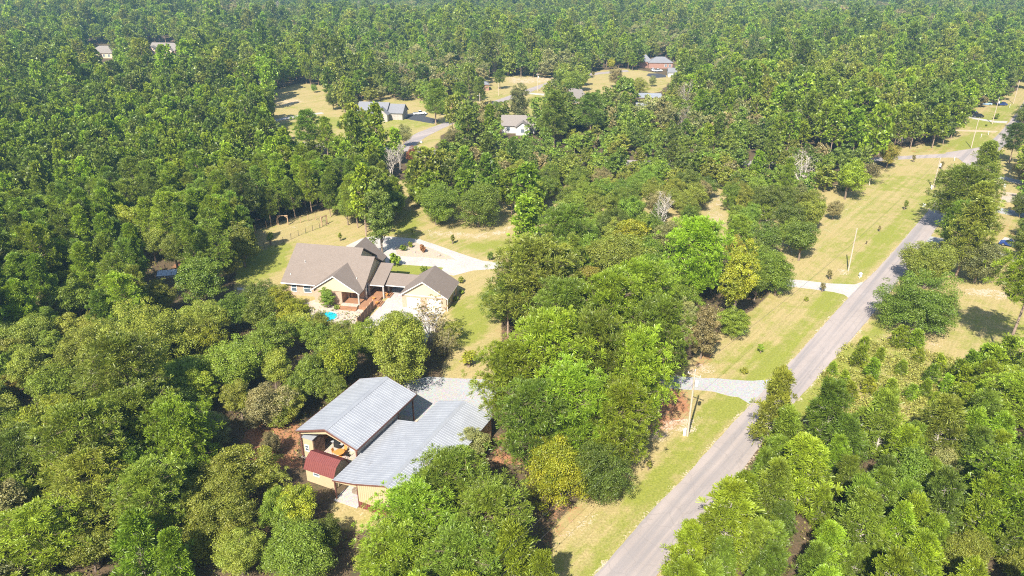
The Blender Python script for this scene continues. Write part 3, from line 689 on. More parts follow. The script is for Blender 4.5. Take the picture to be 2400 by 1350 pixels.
# privacy fence by the pool
fx, fy = H2W(-5.0, -1.7)
pf = empty('privacy_fence', (fx, fy, 0), HR, label='brown wooden privacy fence stepping down between deck and driveway', cat='fence')
for k in range(5):
    y0 = -1.5 * k - .1
    MB().box(-.07, .07, y0 - .04, y0 + .1, 0, 2.1).build('post', M['post_wood'], pf)
    pn = empty('panel'); pn.parent = pf
    base = None
    for j in range(7):
        b_ = MB().box(-.02, .02, y0 - .06 - .2 * (j + 1) + .012, y0 - .06 - .2 * j, .05, 1.8).build('slat', M['fence_wood'], pn)
MB().box(-.07, .07, -7.75, -7.6, 0, 2.1).build('post', M['post_wood'], pf)
# pool
px_, py_ = H2W(-12.3, -6.6)
pool = empty('swimming_pool', (px_, py_, 0), HR, label='small turquoise swimming pool in the patio half hidden by trees', cat='pool')
MB().lathe([(2.3, 0.02), (2.3, .12), (2.0, .12), (2.0, .05)], n=28).build('rim', M['concrete'], pool)
MB().lathe([(1.98, 0.03), (1.98, .075)], n=28).build('water', M['water'], pool)

# ------------------------------------------------------------------ the metal-roofed barns
BO = (-27.5, 77.9); BR = -R(25)
def B2W(a, b):
    c, s = math.cos(BR), math.sin(BR); return (BO[0] + a * c - b * s, BO[1] + a * s + b * c)
barn = empty('barn', (BO[0], BO[1], 0), BR, label='taller open-ended metal-roofed barn with tan gable and brown trim', cat='barn')
E1, R1 = 4.45, 5.95
rf = MB(); ribs_roof(rf, (-.35, 13.5, E1 - .1), (-.35, -.35, E1 - .1), (4.45, 13.5, R1), (4.45, -.35, R1)); rf.build('roof_panel', M['galvalume'], barn)
rf = MB(); ribs_roof(rf, (9.25, -.35, E1 - .1), (9.25, 13.5, E1 - .1), (4.45, -.35, R1), (4.45, 13.5, R1)); rf.build('roof_panel', M['galvalume'], barn)
MB().prism([(4.1, -.37, R1 - .07), (4.45, -.37, R1 + .06), (4.8, -.37, R1 - .07), (4.45, -.37, R1 + .01)], (0, 13.9, 0)).build('ridge_cap', M['galvalume'], barn)
w = MB()
for (x0, z0, x1, z1) in ((-.38, E1 - .12, 4.45, R1), (4.45, R1, 9.28, E1 - .12)):
    w.prism([(x0, -.42, z0 - .28), (x1, -.42, z1 - .28), (x1, -.42, z1 + .03), (x0, -.42, z0 + .03)], (0, .06, 0))
    w.prism([(x0, 13.52, z0 - .28), (x1, 13.52, z1 - .28), (x1, 13.52, z1 + .03), (x0, 13.52, z0 + .03)], (0, .06, 0))
w.box(9.26, 9.32, -.35, 13.5, E1 - .34, E1 - .12); w.box(-.44, -.37, -.35, 13.5, E1 - .34, E1 - .12)
w.build_each('trim', M['brown_metal'], barn)
w = MB()   # tan header band under the front gable
w.prism([(0, -.05, E1 - .75), (4.45, -.05, R1 - .95), (8.9, -.05, E1 - .75), (8.9, -.05, E1 - .2), (4.45, -.05, R1 - .2), (0, -.05, E1 - .2)], (0, .1, 0))
w.prism([(0, 13.1, E1 - .75), (4.45, 13.1, R1 - .95), (8.9, 13.1, E1 - .75), (8.9, 13.1, E1 - .2), (4.45, 13.1, R1 - .2), (0, 13.1, E1 - .2)], (0, .1, 0))
w.build_each('gable', M['cream_metal'], barn)
w = MB(); ribbed_wall(w, 2.4, 13.1, 0.02, 0, lambda u: E1 - .25, -1, 'b'); w.build('wall', M['cream_metal'], barn)
w = MB(); ribbed_wall(w, 0.15, 9.3, 8.88, 0, lambda u: E1 - .25, 1, 'b'); ribbed_wall(w, 9.3, 13.1, 8.88, E1 - 1.0, lambda u: E1 - .25, 1, 'b'); w.build('wall', M['grey_wood'], barn)
for (a, b) in ((.02, 0), (8.85, 0), (8.85, 9.4), (8.85, 13.1), (.02, 13.1)):
    MB().box(a - .09, a + .09, b - .09, b + .09, 0, E1 - .2).build('post', M['brown_metal'], barn)
MB().box(-.2, 9.4, -.3, 13.6, .02, .12).build('floor_slab', M['patio'], barn)
# box room in the corner, window and slatted side
w = MB().box(.16, 1.75, .12, 2.3, .12, 3.1); w.build('box_room', M['cream_metal'], barn)
MB().prism([(.05, .0, 3.13), (1.85, .0, 3.13), (1.85, 2.4, 3.3), (.05, 2.4, 3.3)], (0, 0, .1)).build('box_room_roof', M['galvalume'], barn)
window(barn, .75, .12, 1.2, .5, .8)
for k in range(9): MB().box(1.77, 1.83, .2 + .24 * k, .33 + .24 * k, .15, 3.05).build('slat', M['fence_wood'], barn)

def at_local(o, a, b, z=0.12, rz=0):
    X, Y = B2W(a, b); o.location = (X, Y, z); o.rotation_euler = (0, 0, BR + rz); return o
# table and chairs in the open bay
t = empty('dining_table', label='round orange wood table in the open front of the barn', cat='table')
MB().lathe([(.62, .70), (.66, .72), (.66, .76), (.62, .77)], n=24).build('table_top', M['orange_wood'], t)
MB().lathe([(.3, .0), (.12, .06), (.07, .3), (.09, .70)], n=12).build('leg', M['orange_wood'], t)
at_local(t, 4.4, 2.0)
def chair(mat):
    c = empty('chair')
    MB().box(-.22, .22, -.22, .22, .42, .47).build('seat', mat, c)
    MB().prism([(-.22, .20, .47), (.22, .20, .47), (.22, .27, .95), (-.22, .27, .95)], (0, .04, 0)).build('backrest', mat, c)
    for sx in (-1, 1):
        for sy in (-1, 1): MB().tube((sx * .19, sy * .19, 0), (sx * .19, sy * .19, .42), .022, n=6).build('leg', mat, c)
    return c
ch = chair(M['orange_wood']); cds = [(3.5, 2.0, 90, 'orange chair left of the round table in the barn'), (4.5, 2.95, 0, 'orange chair behind the round table in the barn'), (4.2, 1.05, 180, 'orange chair in front of the round table in the barn')]
for i, (a, b, rz, lb) in enumerate(cds):
    c = ch if i == 0 else copy_tree(ch); at_local(c, a, b, .12, R(rz)); tag(c, lb, 'chair', 'orange chairs round the barn table')
ch = chair(M['grill']); at_local(ch, 5.4, 2.2, .12, R(-90)); tag(ch, 'black chair right of the round table in the barn', 'chair')
ch2 = copy_tree(ch); at_local(ch2, 5.3, 1.0, .12, R(-140)); tag(ch2, 'black chair near the front right post of the barn', 'chair')
g = empty('grill', label='black barbecue grill standing behind the orange table in the barn', cat='grill')
MB().box(-.5, .5, -.25, .25, .1, .85).build('cabinet', M['grill'], g)
MB().prism([(-.42, -.26, .86), (-.42, .26, .86), (-.42, .2, 1.1), (-.42, 0, 1.2), (-.42, -.2, 1.1)], (.84, 0, 0)).build('lid', M['grill'], g)
MB().box(-.95, -.52, -.24, .24, .8, .84).build('side_shelf', M['galv'], g); MB().box(.52, .95, -.24, .24, .8, .84).build('side_shelf', M['galv'], g)
at_local(g, 3.0, 3.4)
st = empty('storage_tote', label='pale storage boxes stacked behind the grill in the barn', cat='box')
MB().box(-.5, .5, -.3, .3, 0, .5).build('body', M['trim_white'], st); MB().box(-.53, .53, -.33, .33, .5, .56).build('lid', M['equip'], st); at_local(st, 4.9, 4.0)
wb_ = empty('workbench', label='orange-brown workbench against the left inner wall of the barn', cat='bench')
MB().box(-.4, .4, -1.2, 1.2, .85, .92).build('top', M['orange_wood'], wb_)
for sx in (-1, 1):
    for sy in (-1, 1): MB().box(sx * .36 - .04, sx * .36 + .04, sy * 1.1 - .04, sy * 1.1 + .04, 0, .85).build('leg', M['deck'], wb_)
at_local(wb_, .6, 4.3)

# second barn: lean-to, main bay
barn2 = empty('barn', (BO[0], BO[1], 0), BR, label='longer low metal-roofed barn with tan front wall and side lean-to', cat='barn')
F0 = -4.85
rf = MB(); ribs_roof(rf, (9.0, 8.6, 3.1), (9.0, F0 - .2, 3.1), (12.4, 8.6, 3.68), (12.4, F0 - .2, 3.68)); rf.build('lean_to_roof', M['galvalume'], barn2)
rf = MB(); ribs_roof(rf, (12.38, 14.2, 3.72), (12.38, F0 - .2, 3.72), (16.5, 14.2, 4.85), (16.5, F0 - .2, 4.85)); rf.build('roof_panel', M['galvalume'], barn2)
rf = MB(); ribs_roof(rf, (20.9, F0 - .2, 3.6), (20.9, 14.2, 3.6), (16.5, F0 - .2, 4.85), (16.5, 14.2, 4.85)); rf.build('roof_panel', M['galvalume'], barn2)
MB().prism([(16.15, F0 - .25, 4.78), (16.5, F0 - .25, 4.91), (16.85, F0 - .25, 4.78), (16.5, F0 - .25, 4.86)], (0, 19.2, 0)).build('ridge_cap', M['galvalume'], barn2)
w = MB(); fy = F0 - .27
for (x0, z0, x1, z1) in ((8.95, 3.07, 12.38, 3.66), (12.38, 3.70, 16.5, 4.85), (16.5, 4.85, 20.95, 3.58)):
    w.prism([(x0, fy, z0 - .2), (x1, fy, z1 - .2), (x1, fy, z1 + .02), (x0, fy, z0 + .02)], (0, .06, 0))
    if x0 > 12: w.prism([(x0, 14.21, z0 - .2), (x1, 14.21, z1 - .2), (x1, 14.21, z1 + .02), (x0, 14.21, z0 + .02)], (0, .06, 0))
w.prism([(8.95, 8.61, 2.87), (12.36, 8.61, 3.46), (12.36, 8.61, 3.68), (8.95, 8.61, 3.09)], (0, .06, 0))
w.build_each('trim', M['brown_metal'], barn2)
def top2(u): return 3.62 + (4.85 - 3.72) * (u - 12.38) / 4.12 - .06 if u < 16.5 else 4.73 - (u - 16.5) * 1.25 / 4.4
w = MB(); ribbed_wall(w, 12.45, 20.7, F0, .95, top2, -1); w.build('wall', M['cream_metal'], barn2)
w = MB(); ribbed_wall(w, 12.45, 20.7, F0 - .01, 0, lambda u: .95, -1); w.build('wainscot', M['red_metal'], barn2)
w = MB(); ribbed_wall(w, F0 + .1, 14.0, 20.72, 0, lambda u: 3.45, 1, 'b'); w.build('wall', M['cream_metal'], barn2)
w = MB(); ribbed_wall(w, F0 + .1, 14.0, 12.42, 0, lambda u: 3.5, -1, 'b'); w.build('wall', M['cream_metal'], barn2)
w = MB(); w.box(12.24, 12.33, F0 + .3, F0 + 3.2, .1, 1.0); w.build('wainscot', M['brown_metal'], barn2)
w = MB(); ribbed_wall(w, 12.5, 20.7, 14.0, 0, top2, 1); w.build('wall', M['cream_metal'], barn2)
w = MB(); w.prism([(9.1, F0, 2.6), (12.4, F0, 2.95), (12.4, F0, 3.45), (9.1, F0, 2.95)], (0, .1, 0)); w.build('header', M['cream_metal'], barn2)
for b in (F0, -1.0, 3.5, 8.2): MB().box(9.03, 9.19, b - .08, b + .08, 0, 2.95).build('post', M['brown_metal'], barn2)
MB().box(12.36, 12.46, F0 - .06, F0 + .08, 0, 3.5).build('post', M['brown_metal'], barn2)
MB().box(8.9, 12.3, F0 - .35, 8.4, .02, .10).build('floor_slab', M['concrete'], barn2)
# firewood stack under the lean-to
fw = empty('firewood_stack', label='stack of split firewood under the lean-to of the low barn', cat='firewood')
rn = random.Random(4)
for k in range(26):
    i, j = k % 9, k // 9
    MB().tube((-.4, i * .21 + rn.uniform(-.03, .03), .1 + j * .19), (.4 + rn.uniform(-.08, .05), i * .21, .1 + j * .19), .095, n=6).build('log', BARK, fw)
at_local(fw, 10.6, -3.2)
tr = empty('utility_trailer', label='low grey trailer parked deep under the lean-to', cat='trailer')
MB().box(-.8, .8, -1.4, 1.4, .45, .55).build('bed', M['galv'], tr); MB().box(-.8, -.74, -1.4, 1.4, .551, .9).build('side_rail', M['grill'], tr); MB().box(.74, .8, -1.4, 1.4, .551, .9).build('side_rail', M['grill'], tr)
for sx in (-1, 1): MB().tube((sx * .85, 0, .32), (sx * 1.02, 0, .32), .32, n=16).build('wheel', M['tire'], tr)
at_local(tr, 10.6, 1.2)

# red gambrel shed
sx_, sy_ = B2W(3.6, -3.75)
shed = empty('shed', (sx_, sy_, 0), BR, label='small red gambrel-roofed shed with tan walls in front of the barn', cat='shed')
L, W_ = 4.35, 3.1
prof = [(0, 2.2), (.55, 3.15), (1.55, 3.65), (2.55, 3.15), (3.1, 2.2)]
w = MB(); w.box(.05, L - .05, .05, W_ - .05, .1, 2.2)
w.prism([(.05, .05, 2.2)] + [(.05, y, z - .08) for y, z in prof[1:4]] + [(.05, W_ - .05, 2.2)], (L - .1, 0, 0)); w.build('wall', M['cream_metal'], shed)
for (p, q) in zip(prof[:-1], prof[1:]):
    ex = 0.12 if p == prof[0] else 0; ex2 = 0.12 if q == prof[-1] else 0
    p = (p[0] - ex, p[1] - ex * 1.7); q = (q[0] + ex2, q[1] - ex2 * 1.7)
    w = MB(); ribs_roof(w, (-.12, p[0], p[1]), (L + .12, p[0], p[1]), (-.12, q[0], q[1]), (L + .12, q[0], q[1]), .05, .28, .03, .03); w.build('roof_panel', M['red_metal'], shed)
MB().prism([(L + .13, y, z - .1) for y, z in prof] + [(L + .13, y, z + .03) for y, z in prof[::-1]], (.04, 0, 0)).build('trim', M['brown_metal'], shed)
window(shed, 1.75, .05, 1.45, .75, .35, 'a', -1, (1, 1))
MB().box(L - .05 + .002, L + .0, .8, 2.3, .1, 2.0).build('door', M['cream'], shed)
# log / beam and potted plant at the rear barn corner
bm_ = MB().box(0, .25, -3.2, 3.2, 0, .18).build('timber_edging', M['patio']); at_local(bm_, 9.6, 13.3 + 1.2, .03); tag(bm_, 'pale timber laid along the gravel yard beside the low barn roof', 'timber')

# ------------------------------------------------------------------ far houses
def far_house(name, px, py, rz, blocks, wall, roof, label, cat='house', wins=(), gwall=None, extra=None):
    x, y = at(px, py); x, y = x, y
    o = empty(name, (x, y, float(terrain(np.array(x), np.array(y)))), R(rz), label=label, cat=cat)
    for (a0, a1, b0, b1, e, r, ax, typ) in blocks:
        w = MB().box(a0, a1, b0, b1, -.5, e)
        w.build('wall', wall, o)
        rf = MB()
        if typ == 'hip': hip_roof(rf, a0, a1, b0, b1, e + .02, r)
        else:
            gable_roof(rf, a0, a1, b0, b1, e + .15, r, ax, .45); g = MB(); gable_prism(g, a0 + .02, a1 - .02, b0 + .02, b1 - .02, e, r - .35, ax); g.build('gable', gwall or wall, o)
        rf.build('roof', roof, o)
    for wn_ in wins: window(o, *wn_)
    return o
far_house('house', 208, 136, -6, [(0, 17, 0, 11, 3.2, 7.2, 'a', 'hip'), (3, 9, -3, .0, 3.0, 5.6, 'b', 'gable')], M['tan_wall'], M['shingle_taupe'], 'tan house with brown hip roof alone in the far left woods',
          wins=[(1.6, 0, 1, 1.2, 1.5), (6, -3, 1, 1.6, 1.5), (11, 0, 1, 1.4, 1.5), (14.5, 0, 1, 1.4, 1.5)])
far_house('house', 352, 128, -10, [(0, 19, 0, 10, 3.2, 7.4, 'a', 'gable'), (1, 7, -3, .0, 3.0, 6.0, 'b', 'gable'), (12, 18, -2, 0, 3.0, 6.0, 'b', 'gable')], M['peach_wall'], M['shingle_taupe'], 'peach-walled house with two front gables in the far left woods',
          wins=[(4, -3, 1, 1.5, 1.5), (9.5, 0, 1, 1.5, 1.5), (15, -2, 1, 1.6, 1.5)])
far_house('outbuilding', 795, 186, 10, [(0, 6, 0, 8, 3.4, 6.2, 'b', 'gable')], M['white_wall'], M['galvalume'], 'narrow white outbuilding with pale roof in the woods above the field', 'outbuilding', wins=[(3, 0, 1, 1.4, 1.4)])
far_house('house', 838, 280, -9, [(0, 12, 0, 9.5, 3.0, 6.4, 'a', 'gable'), (8.2, 13.5, -2.5, -.02, 3.0, 5.6, 'b', 'gable'), (12.02, 18.5, 1.5, 9, 3.0, 5.8, 'a', 'gable')], M['grey_wood'], M['shingle_grey'], 'blue-grey roofed ranch house beside the black asphalt drive',
          wins=[(2, 0, 1, 1.4, 1.4), (5.5, 0, 1, 1.4, 1.4), (10.8, -2.5, 1, 1.2, 1.4)])
far_house('house', 1052, 216, 8, [(0, 11, 0, 9, 3.0, 6.4, 'a', 'gable'), (12.5, 20, 2, 10, 2.9, 5.4, 'a', 'hip')], M['pinkbrick_far'], M['shingle_grey'], 'red brick house mostly hidden by trees beside the upper road',
          wins=[(2, 0, 1, 1.4, 1.4), (5.5, 0, 1, 1.4, 1.4), (9, 0, 1, 1.4, 1.4)])
far_house('house', 1500, 160, -4, [(0, 7, 3, 10, 3.4, 7.4, 'a', 'hip'), (5, 19, 0, 9, 3.2, 6.2, 'a', 'hip')], M['pinkbrick_far'], M['shingle_grey'], 'red brick house with grey hip roof and open garage bays, far upper right',
          wins=[(15, 0, 1, 1.2, 1.4), (17.5, 0, 1, 1.2, 1.4)])
far_house('shed', 1566, 181, -4, [(0, 6, 0, 5, 2.8, 4.8, 'a', 'gable')], M['white_wall'], M['shingle_grey'], 'small grey-roofed shed right of the far brick house', 'shed', wins=[(3, 0, 1, 1, 1)])
far_house('house', 1332, 248, 28, [(0, 9, 0, 8, 3.0, 6.0, 'a', 'gable'), (6, 12, 4, 12, 3.0, 5.6, 'b', 'gable')], M['tan_wall'], M['shingle_taupe'], 'brown-grey roofed house between dark trees right of the upper road', wins=[(4, 0, 1, 1.2, 1.3)])
far_house('house', 1176, 312, -4, [(0, 9, 0, 8.5, 3.0, 6.0, 'a', 'gable'), (5.5, 10.5, -3.4, -.02, 2.9, 5.0, 'b', 'gable'), (9.05, 12.5, 0.5, 8, 2.9, 5.4, 'a', 'gable')], M['white_wall'], M['shingle_taupe'], 'white-walled house with taupe gabled roof below the road junction',
          wins=[(2.5, 0, 1, 1.2, 1.3), (8, -3.4, 1, 1.4, 1.3)])
far_house('house', 2102, 335, 12, [(0, 5.5, 0, 12, 2.8, 5.2, 'b', 'gable')], M['tan_wall'], M['shingle_red'], 'red-brown roofed house tucked in trees above the side road', wins=[(2.6, 0, .9, 1.3, 1.2)])
far_house('house', 2470, 190, 0, [(0, 12, 0, 9, 3, 6, 'a', 'hip')], M['tan_wall'], M['shingle_grey'], 'grey hip-roofed house beyond the right edge of the wood', wins=[(3, 0, 1, 1.4, 1.4)])
# open equipment shelter with a pale blue roof
x, y = at(1487, 247); es = empty('equipment_shelter', (x, y, 0), R(-5), label='open-sided shelter with flat pale blue metal roof and cream end room', cat='shelter')
rf = MB(); ribs_roof(rf, (-.4, -.6, 3.6), (12, -.6, 3.6), (-.4, 7, 4.3), (12, 7, 4.3), .08, .5, .05, .07); rf.build('roof', M['galvalume'], es)
MB().box(5.2, 11.4, .2, 6.4, 0, 3.4).build('room', M['cream'], es); window(es, 6.2, .2, 1.2, .9, 1.1)
for a in (0, 4.9): 
    for b in (0, 6.2): MB().box(a - .08, a + .08, b - .08, b + .08, 0, 3.5).build('post', M['grey_wood'], es)
x, y = at(1490, 254); lt = far_house('shed', 1492, 256, -5, [(0, 4, 0, 2.6, 1.8, 2.6, 'a', 'gable')], M['white_wall'], M['galvalume'], 'little white shed with pale roof in front of the open shelter', 'shed')

# grey plank fence on the right
x, y = at(2344, 474); gf = empty('plank_fence', (x, y, 0), R(-7), label='grey plank fence beside the right-hand gravel drives', cat='fence')
for k in range(60): MB().box(.2 * k, .2 * k + .185, 0, .025, .05, 1.75).build('plank', M['grey_wood'], gf)
for k in range(6): MB().box(2.4 * k, 2.4 * k + .09, .03, .12, 0, 1.7).build('post', M['grey_wood'], gf)

# ------------------------------------------------------------------ garden fences of post and wire
def wire_fence(pts, h, r, mat, label, gap=2.3, arches=()):
    W0 = [at(*p) for p in pts]
    o = empty('wire_fence', (W0[0][0], W0[0][1], 0), 0, label=label, cat='fence')
    ox, oy = W0[0]
    wm = MB()
    for (x0, y0), (x1, y1) in zip(W0[:-1], W0[1:]):
        L = math.hypot(x1 - x0, y1 - y0); n = max(1, round(L / gap))
        for k in range(n + (1 if (x1, y1) == W0[-1] else 0)):
            x = x0 + (x1 - x0) * k / n - ox; y = y0 + (y1 - y0) * k / n - oy
            MB().tube((x, y, 0), (x, y, h), r, r * .9, 7).build('post', mat, o)
        for z in np.linspace(.1, h - .12, 6): wm.tube((x0 - ox, y0 - oy, z), (x1 - ox, y1 - oy, z), .008, n=3)
        for k in range(int(L / .3)):
            t = k * .3 / L; wm.tube((x0 - ox + (x1 - x0) * t, y0 - oy + (y1 - y0) * t, .08), (x0 - ox + (x1 - x0) * t, y0 - oy + (y1 - y0) * t, h - .12), .005, n=3)
    wm.build('wire', M['wiremesh'], o)
    return o
wire_fence([(600, 590), (620, 583), (646, 578), (700, 553), (765, 529)], 1.5, .05, M['wire'], 'thin dark post and wire fence across the lawn behind the house')
wire_fence([(599, 545), (625, 536), (650, 527)], 1.9, .09, M['post_wood'], 'wooden post fence along the wood edge, left of the arch')
wire_fence([(676, 527), (705, 522), (740, 515), (765, 526)], 1.7, .08, M['post_wood'], 'wooden post fence along the wood edge, right of the arch')
wire_fence([(365, 652), (390, 641), (440, 622), (471, 606), (504, 592), (545, 575)], 2.0, .09, M['post_wood'], 'wooden post fence in shade behind the left trees')
def arch(px, py, rz, label, wd=2.3, h=2.3):
    x, y = at(px, py); o = empty('garden_arch', (x, y, 0), R(rz), label=label, cat='arch', group='wooden garden arches')
    for s in (-1, 1): MB().box(s * wd / 2 - .09, s * wd / 2 + .09, -.09, .09, 0, h).build('post', M['post_wood'], o)
    MB().box(-wd / 2 - .12, wd / 2 + .12, -.07, .07, h + .002, h + .16).build('beam', M['post_wood'], o)
    for s in (-1, 1): MB().prism([(s * wd / 2, -.04, h - .6), (s * wd / 2, -.04, h - .4), (s * (wd / 2 - .55), -.04, h), (s * (wd / 2 - .75), -.04, h)], (0, .08, 0)).build('brace', M['post_wood'], o)
    return o
arch(664, 527, 8, 'wooden garden arch in the fence line right of the lone round tree')
arch(761, 528, 60, 'wooden garden arch at the right-hand corner of the wire fence', 1.8)
arch(352, 654, 5, 'wooden garden arch beside the pale blue panels in the left wood')
arch(506, 592, 50, 'wooden garden arch in shade behind the lone round tree', 1.8)
x, y = at(393, 648); cf = empty('cold_frame', (x, y, 0), R(12), label='pale blue panelled cold frame beside the left garden fence', cat='cold frame')
MB().box(-1.9, 1.9, -.9, .9, 0, .5).build('base', M['grey_wood'], cf)
for k in range(4): MB().prism([(-1.9 + .96 * k, -.95, .55), (-1.9 + .96 * k + .92, -.95, .55), (-1.9 + .96 * k + .92, .95, 1.05), (-1.9 + .96 * k, .95, 1.05)], (0, 0, .05)).build('panel', M['bluegrey_panel'], cf)

# ------------------------------------------------------------------ utility poles and lines
def pole(bx, by, tx, ty, label, arm=True, trans=False, lamp=False, box=False, pad=False, h=None):
    x, y = at(bx, by)
    if h is None:
        v = (ty - 675) / FOC; h = CAM_H - y * (sp_ + v * cp_) / (cp_ - v * sp_)
    o = empty('utility_pole', (x, y, 0), R(-38), label=label, cat='utility pole', group='utility poles along the roads')
    MB().tube((0, 0, -.3), (0, 0, h), .16, .105, 12).build('pole', M['pole'], o)
    if arm:
        MB().box(-.95, .95, -.15, -.05, h - .75, h - .63).build('cross_arm', M['pole'], o)
        for s in (-.85, 0.0, .85): MB().lathe([(.035, 0), (.06, .05), (.03, .1), (.05, .14), (.02, .2)], (s, -.1 if s else 0, h - .63 if s else h), 8).build('insulator', M['equip'], o)
    else: MB().lathe([(.035, 0), (.06, .05), (.03, .1), (.05, .14), (.02, .2)], (0, 0, h), 8).build('insulator', M['equip'], o)
    if trans: MB().lathe([(.20, 0), (.24, .04), (.24, .78), (.20, .84), (.06, .9)], (.42, 0, h - 2.3), 14).build('transformer', M['equip'], o)
    if lamp: MB().tube((0, 0, h - 1), (0, -1.3, h - .6), .04, n=6).build('lamp_arm', M['galv'], o); MB().lathe([(.05, .12), (.22, .06), (.2, 0)], (0, -1.35, h - .72), 10).build('lamp', M['equip'], o)
    if box: MB().box(-.55, -.2, -.25, .1, 0, 1.1).build('pedestal', M['equip'], o)
    return o, h
PA = pole(1611, 1022, 1622, 868, 'utility pole with transformer and cross-arm beside the lower gravel drive', trans=True, box=True)
pole(1988, 635, 2014, 537, 'plain bare wooden pole in the lawn above the middle drive', arm=False)
pole(2186, 444, 2201, 371, 'utility pole with round transformer in the lawn below the side road', arm=False, trans=True, box=True)
pole(2276, 347, 2286, 276, 'leaning-looking pale utility pole just above the side road junction', arm=False)
pole(2325, 291, 2336, 228, 'utility pole beside the white driveway, top right', arm=False, trans=True)
pole(2375, 243, 2384, 191, 'utility pole at the wood edge near the top right corner', arm=False)
pole(669, 204, 667, 167, 'short utility pole at the top edge of the left clearing', arm=False)
pole(1067, 252, 1067, 229, 'short white pole in front of the hidden red brick house', arm=False, h=5)
pole(1125, 258, 1124, 219, 'utility pole with lamp arm beside the upper road', lamp=True, arm=False)
pole(1169, 224, 1169, 196, 'utility pole standing in the tan field left of the upper road', arm=False)
pole(1260, 214, 1261, 171, 'utility pole on the right verge of the upper road', trans=True)
pole(1382, 172, 1382, 131, 'farthest utility pole, at the end of the upper road', arm=False)
pole(357, 312, 350, 267, 'utility pole standing in the left pine wood', arm=True)
pole(288, 312, 283, 262, 'thin utility pole left of another in the left pine wood', arm=True)
pole(2340, 492, 2348, 452, 'short pole between the pines and the plank fence at right', arm=False, h=6)
pole(1637, 268, 1638, 222, 'pale pole glimpsed in the wood right of the blue roofed shelter', arm=False)
def wire_line(p, q, sag, label):
    p, q = Vector(p), Vector(q); mb = MB(); pr = None
    n = 24
    for k in range(n + 1):
        t = k / n; w = p.lerp(q, t); w.z -= sag * 4 * t * (1 - t)
        if pr is not None: mb.tube(pr, w, .016, n=4, cap=False)
        pr = w.copy()
    o = mb.build('power_line', M['wire']); tag(o, label, 'power line', 'overhead power lines'); return o
ax, ay = at(1611, 1022); hA = PA[1]
off = (-46.5 * 1.0, -57.6)
wire_line((ax, ay, hA + .15), (ax + off[0], ay + off[1], hA + .15), 1.4, 'upper overhead wire running from the transformer pole towards the bottom edge')
wire_line((ax + .2, ay - .1, hA - 1.6), (ax + off[0] + .4, ay + off[1] - .2, hA - 1.6), 1.8, 'lower overhead wire running from the transformer pole towards the bottom edge')
x1, y1 = at(2186, 444)
wire_line((ax, ay, hA + .15), (x1, y1, 9.3), 2.6, 'long overhead wire between the two transformer poles along the road')

# roadside boxes
def mailbox(px, py, rz, label, mat='equip'):
    x, y = at(px, py); o = empty('mailbox', (x, y, 0), R(rz), label=label, cat='mailbox')
    MB().box(-.06, .06, -.06, .06, 0, 1.05).build('post', M['trim_white'], o)
    b = MB(); n = 8; pts = [(-.12, -.26, 1.06), (.12, -.26, 1.06)] + [(.12 * math.cos(t), -.26, 1.2 + .12 * math.sin(t)) for t in np.linspace(0, math.pi, n)]
    b.prism(pts, (0, .52, 0)).build('box', M[mat], o)
    MB().box(.125, .14, -.1, -.05, 1.15, 1.4).build('flag', M['lamp_red'], o)
    return o
mailbox(2015, 652, -50, 'white mailbox at the mouth of the middle concrete drive')
ob = mailbox(2299, 322, -40, 'small mailbox left of the curve in the verge, top right')
mailbox(2316, 316, -40, 'small mailbox nearest the curve in the verge, top right')
mailbox(2236, 377, -40, 'mailbox at the corner of the side road lawn')
mailbox(2366, 252, -40, 'mailbox on the verge in front of the blue car')
def pedestal(px, py, label):
    x, y = at(px, py); o = empty('utility_box', (x, y, 0), R(-30), label=label, cat='utility box')
    MB().box(-.3, .3, -.25, .25, 0, .65).build('cabinet', M['equip'], o); MB().box(-.33, .33, -.28, .28, .651, .7).build('lid', M['equip'], o)
pedestal(2165, 484, 'small white utility box in the lawn beside the road')
pedestal(2016, 648, 'white utility box behind the mailbox of the middle drive')
pedestal(2354, 437, 'white utility box by the right-hand gravel drive')
pedestal(988, 335, 'white utility box in the grass at the upper road fork')

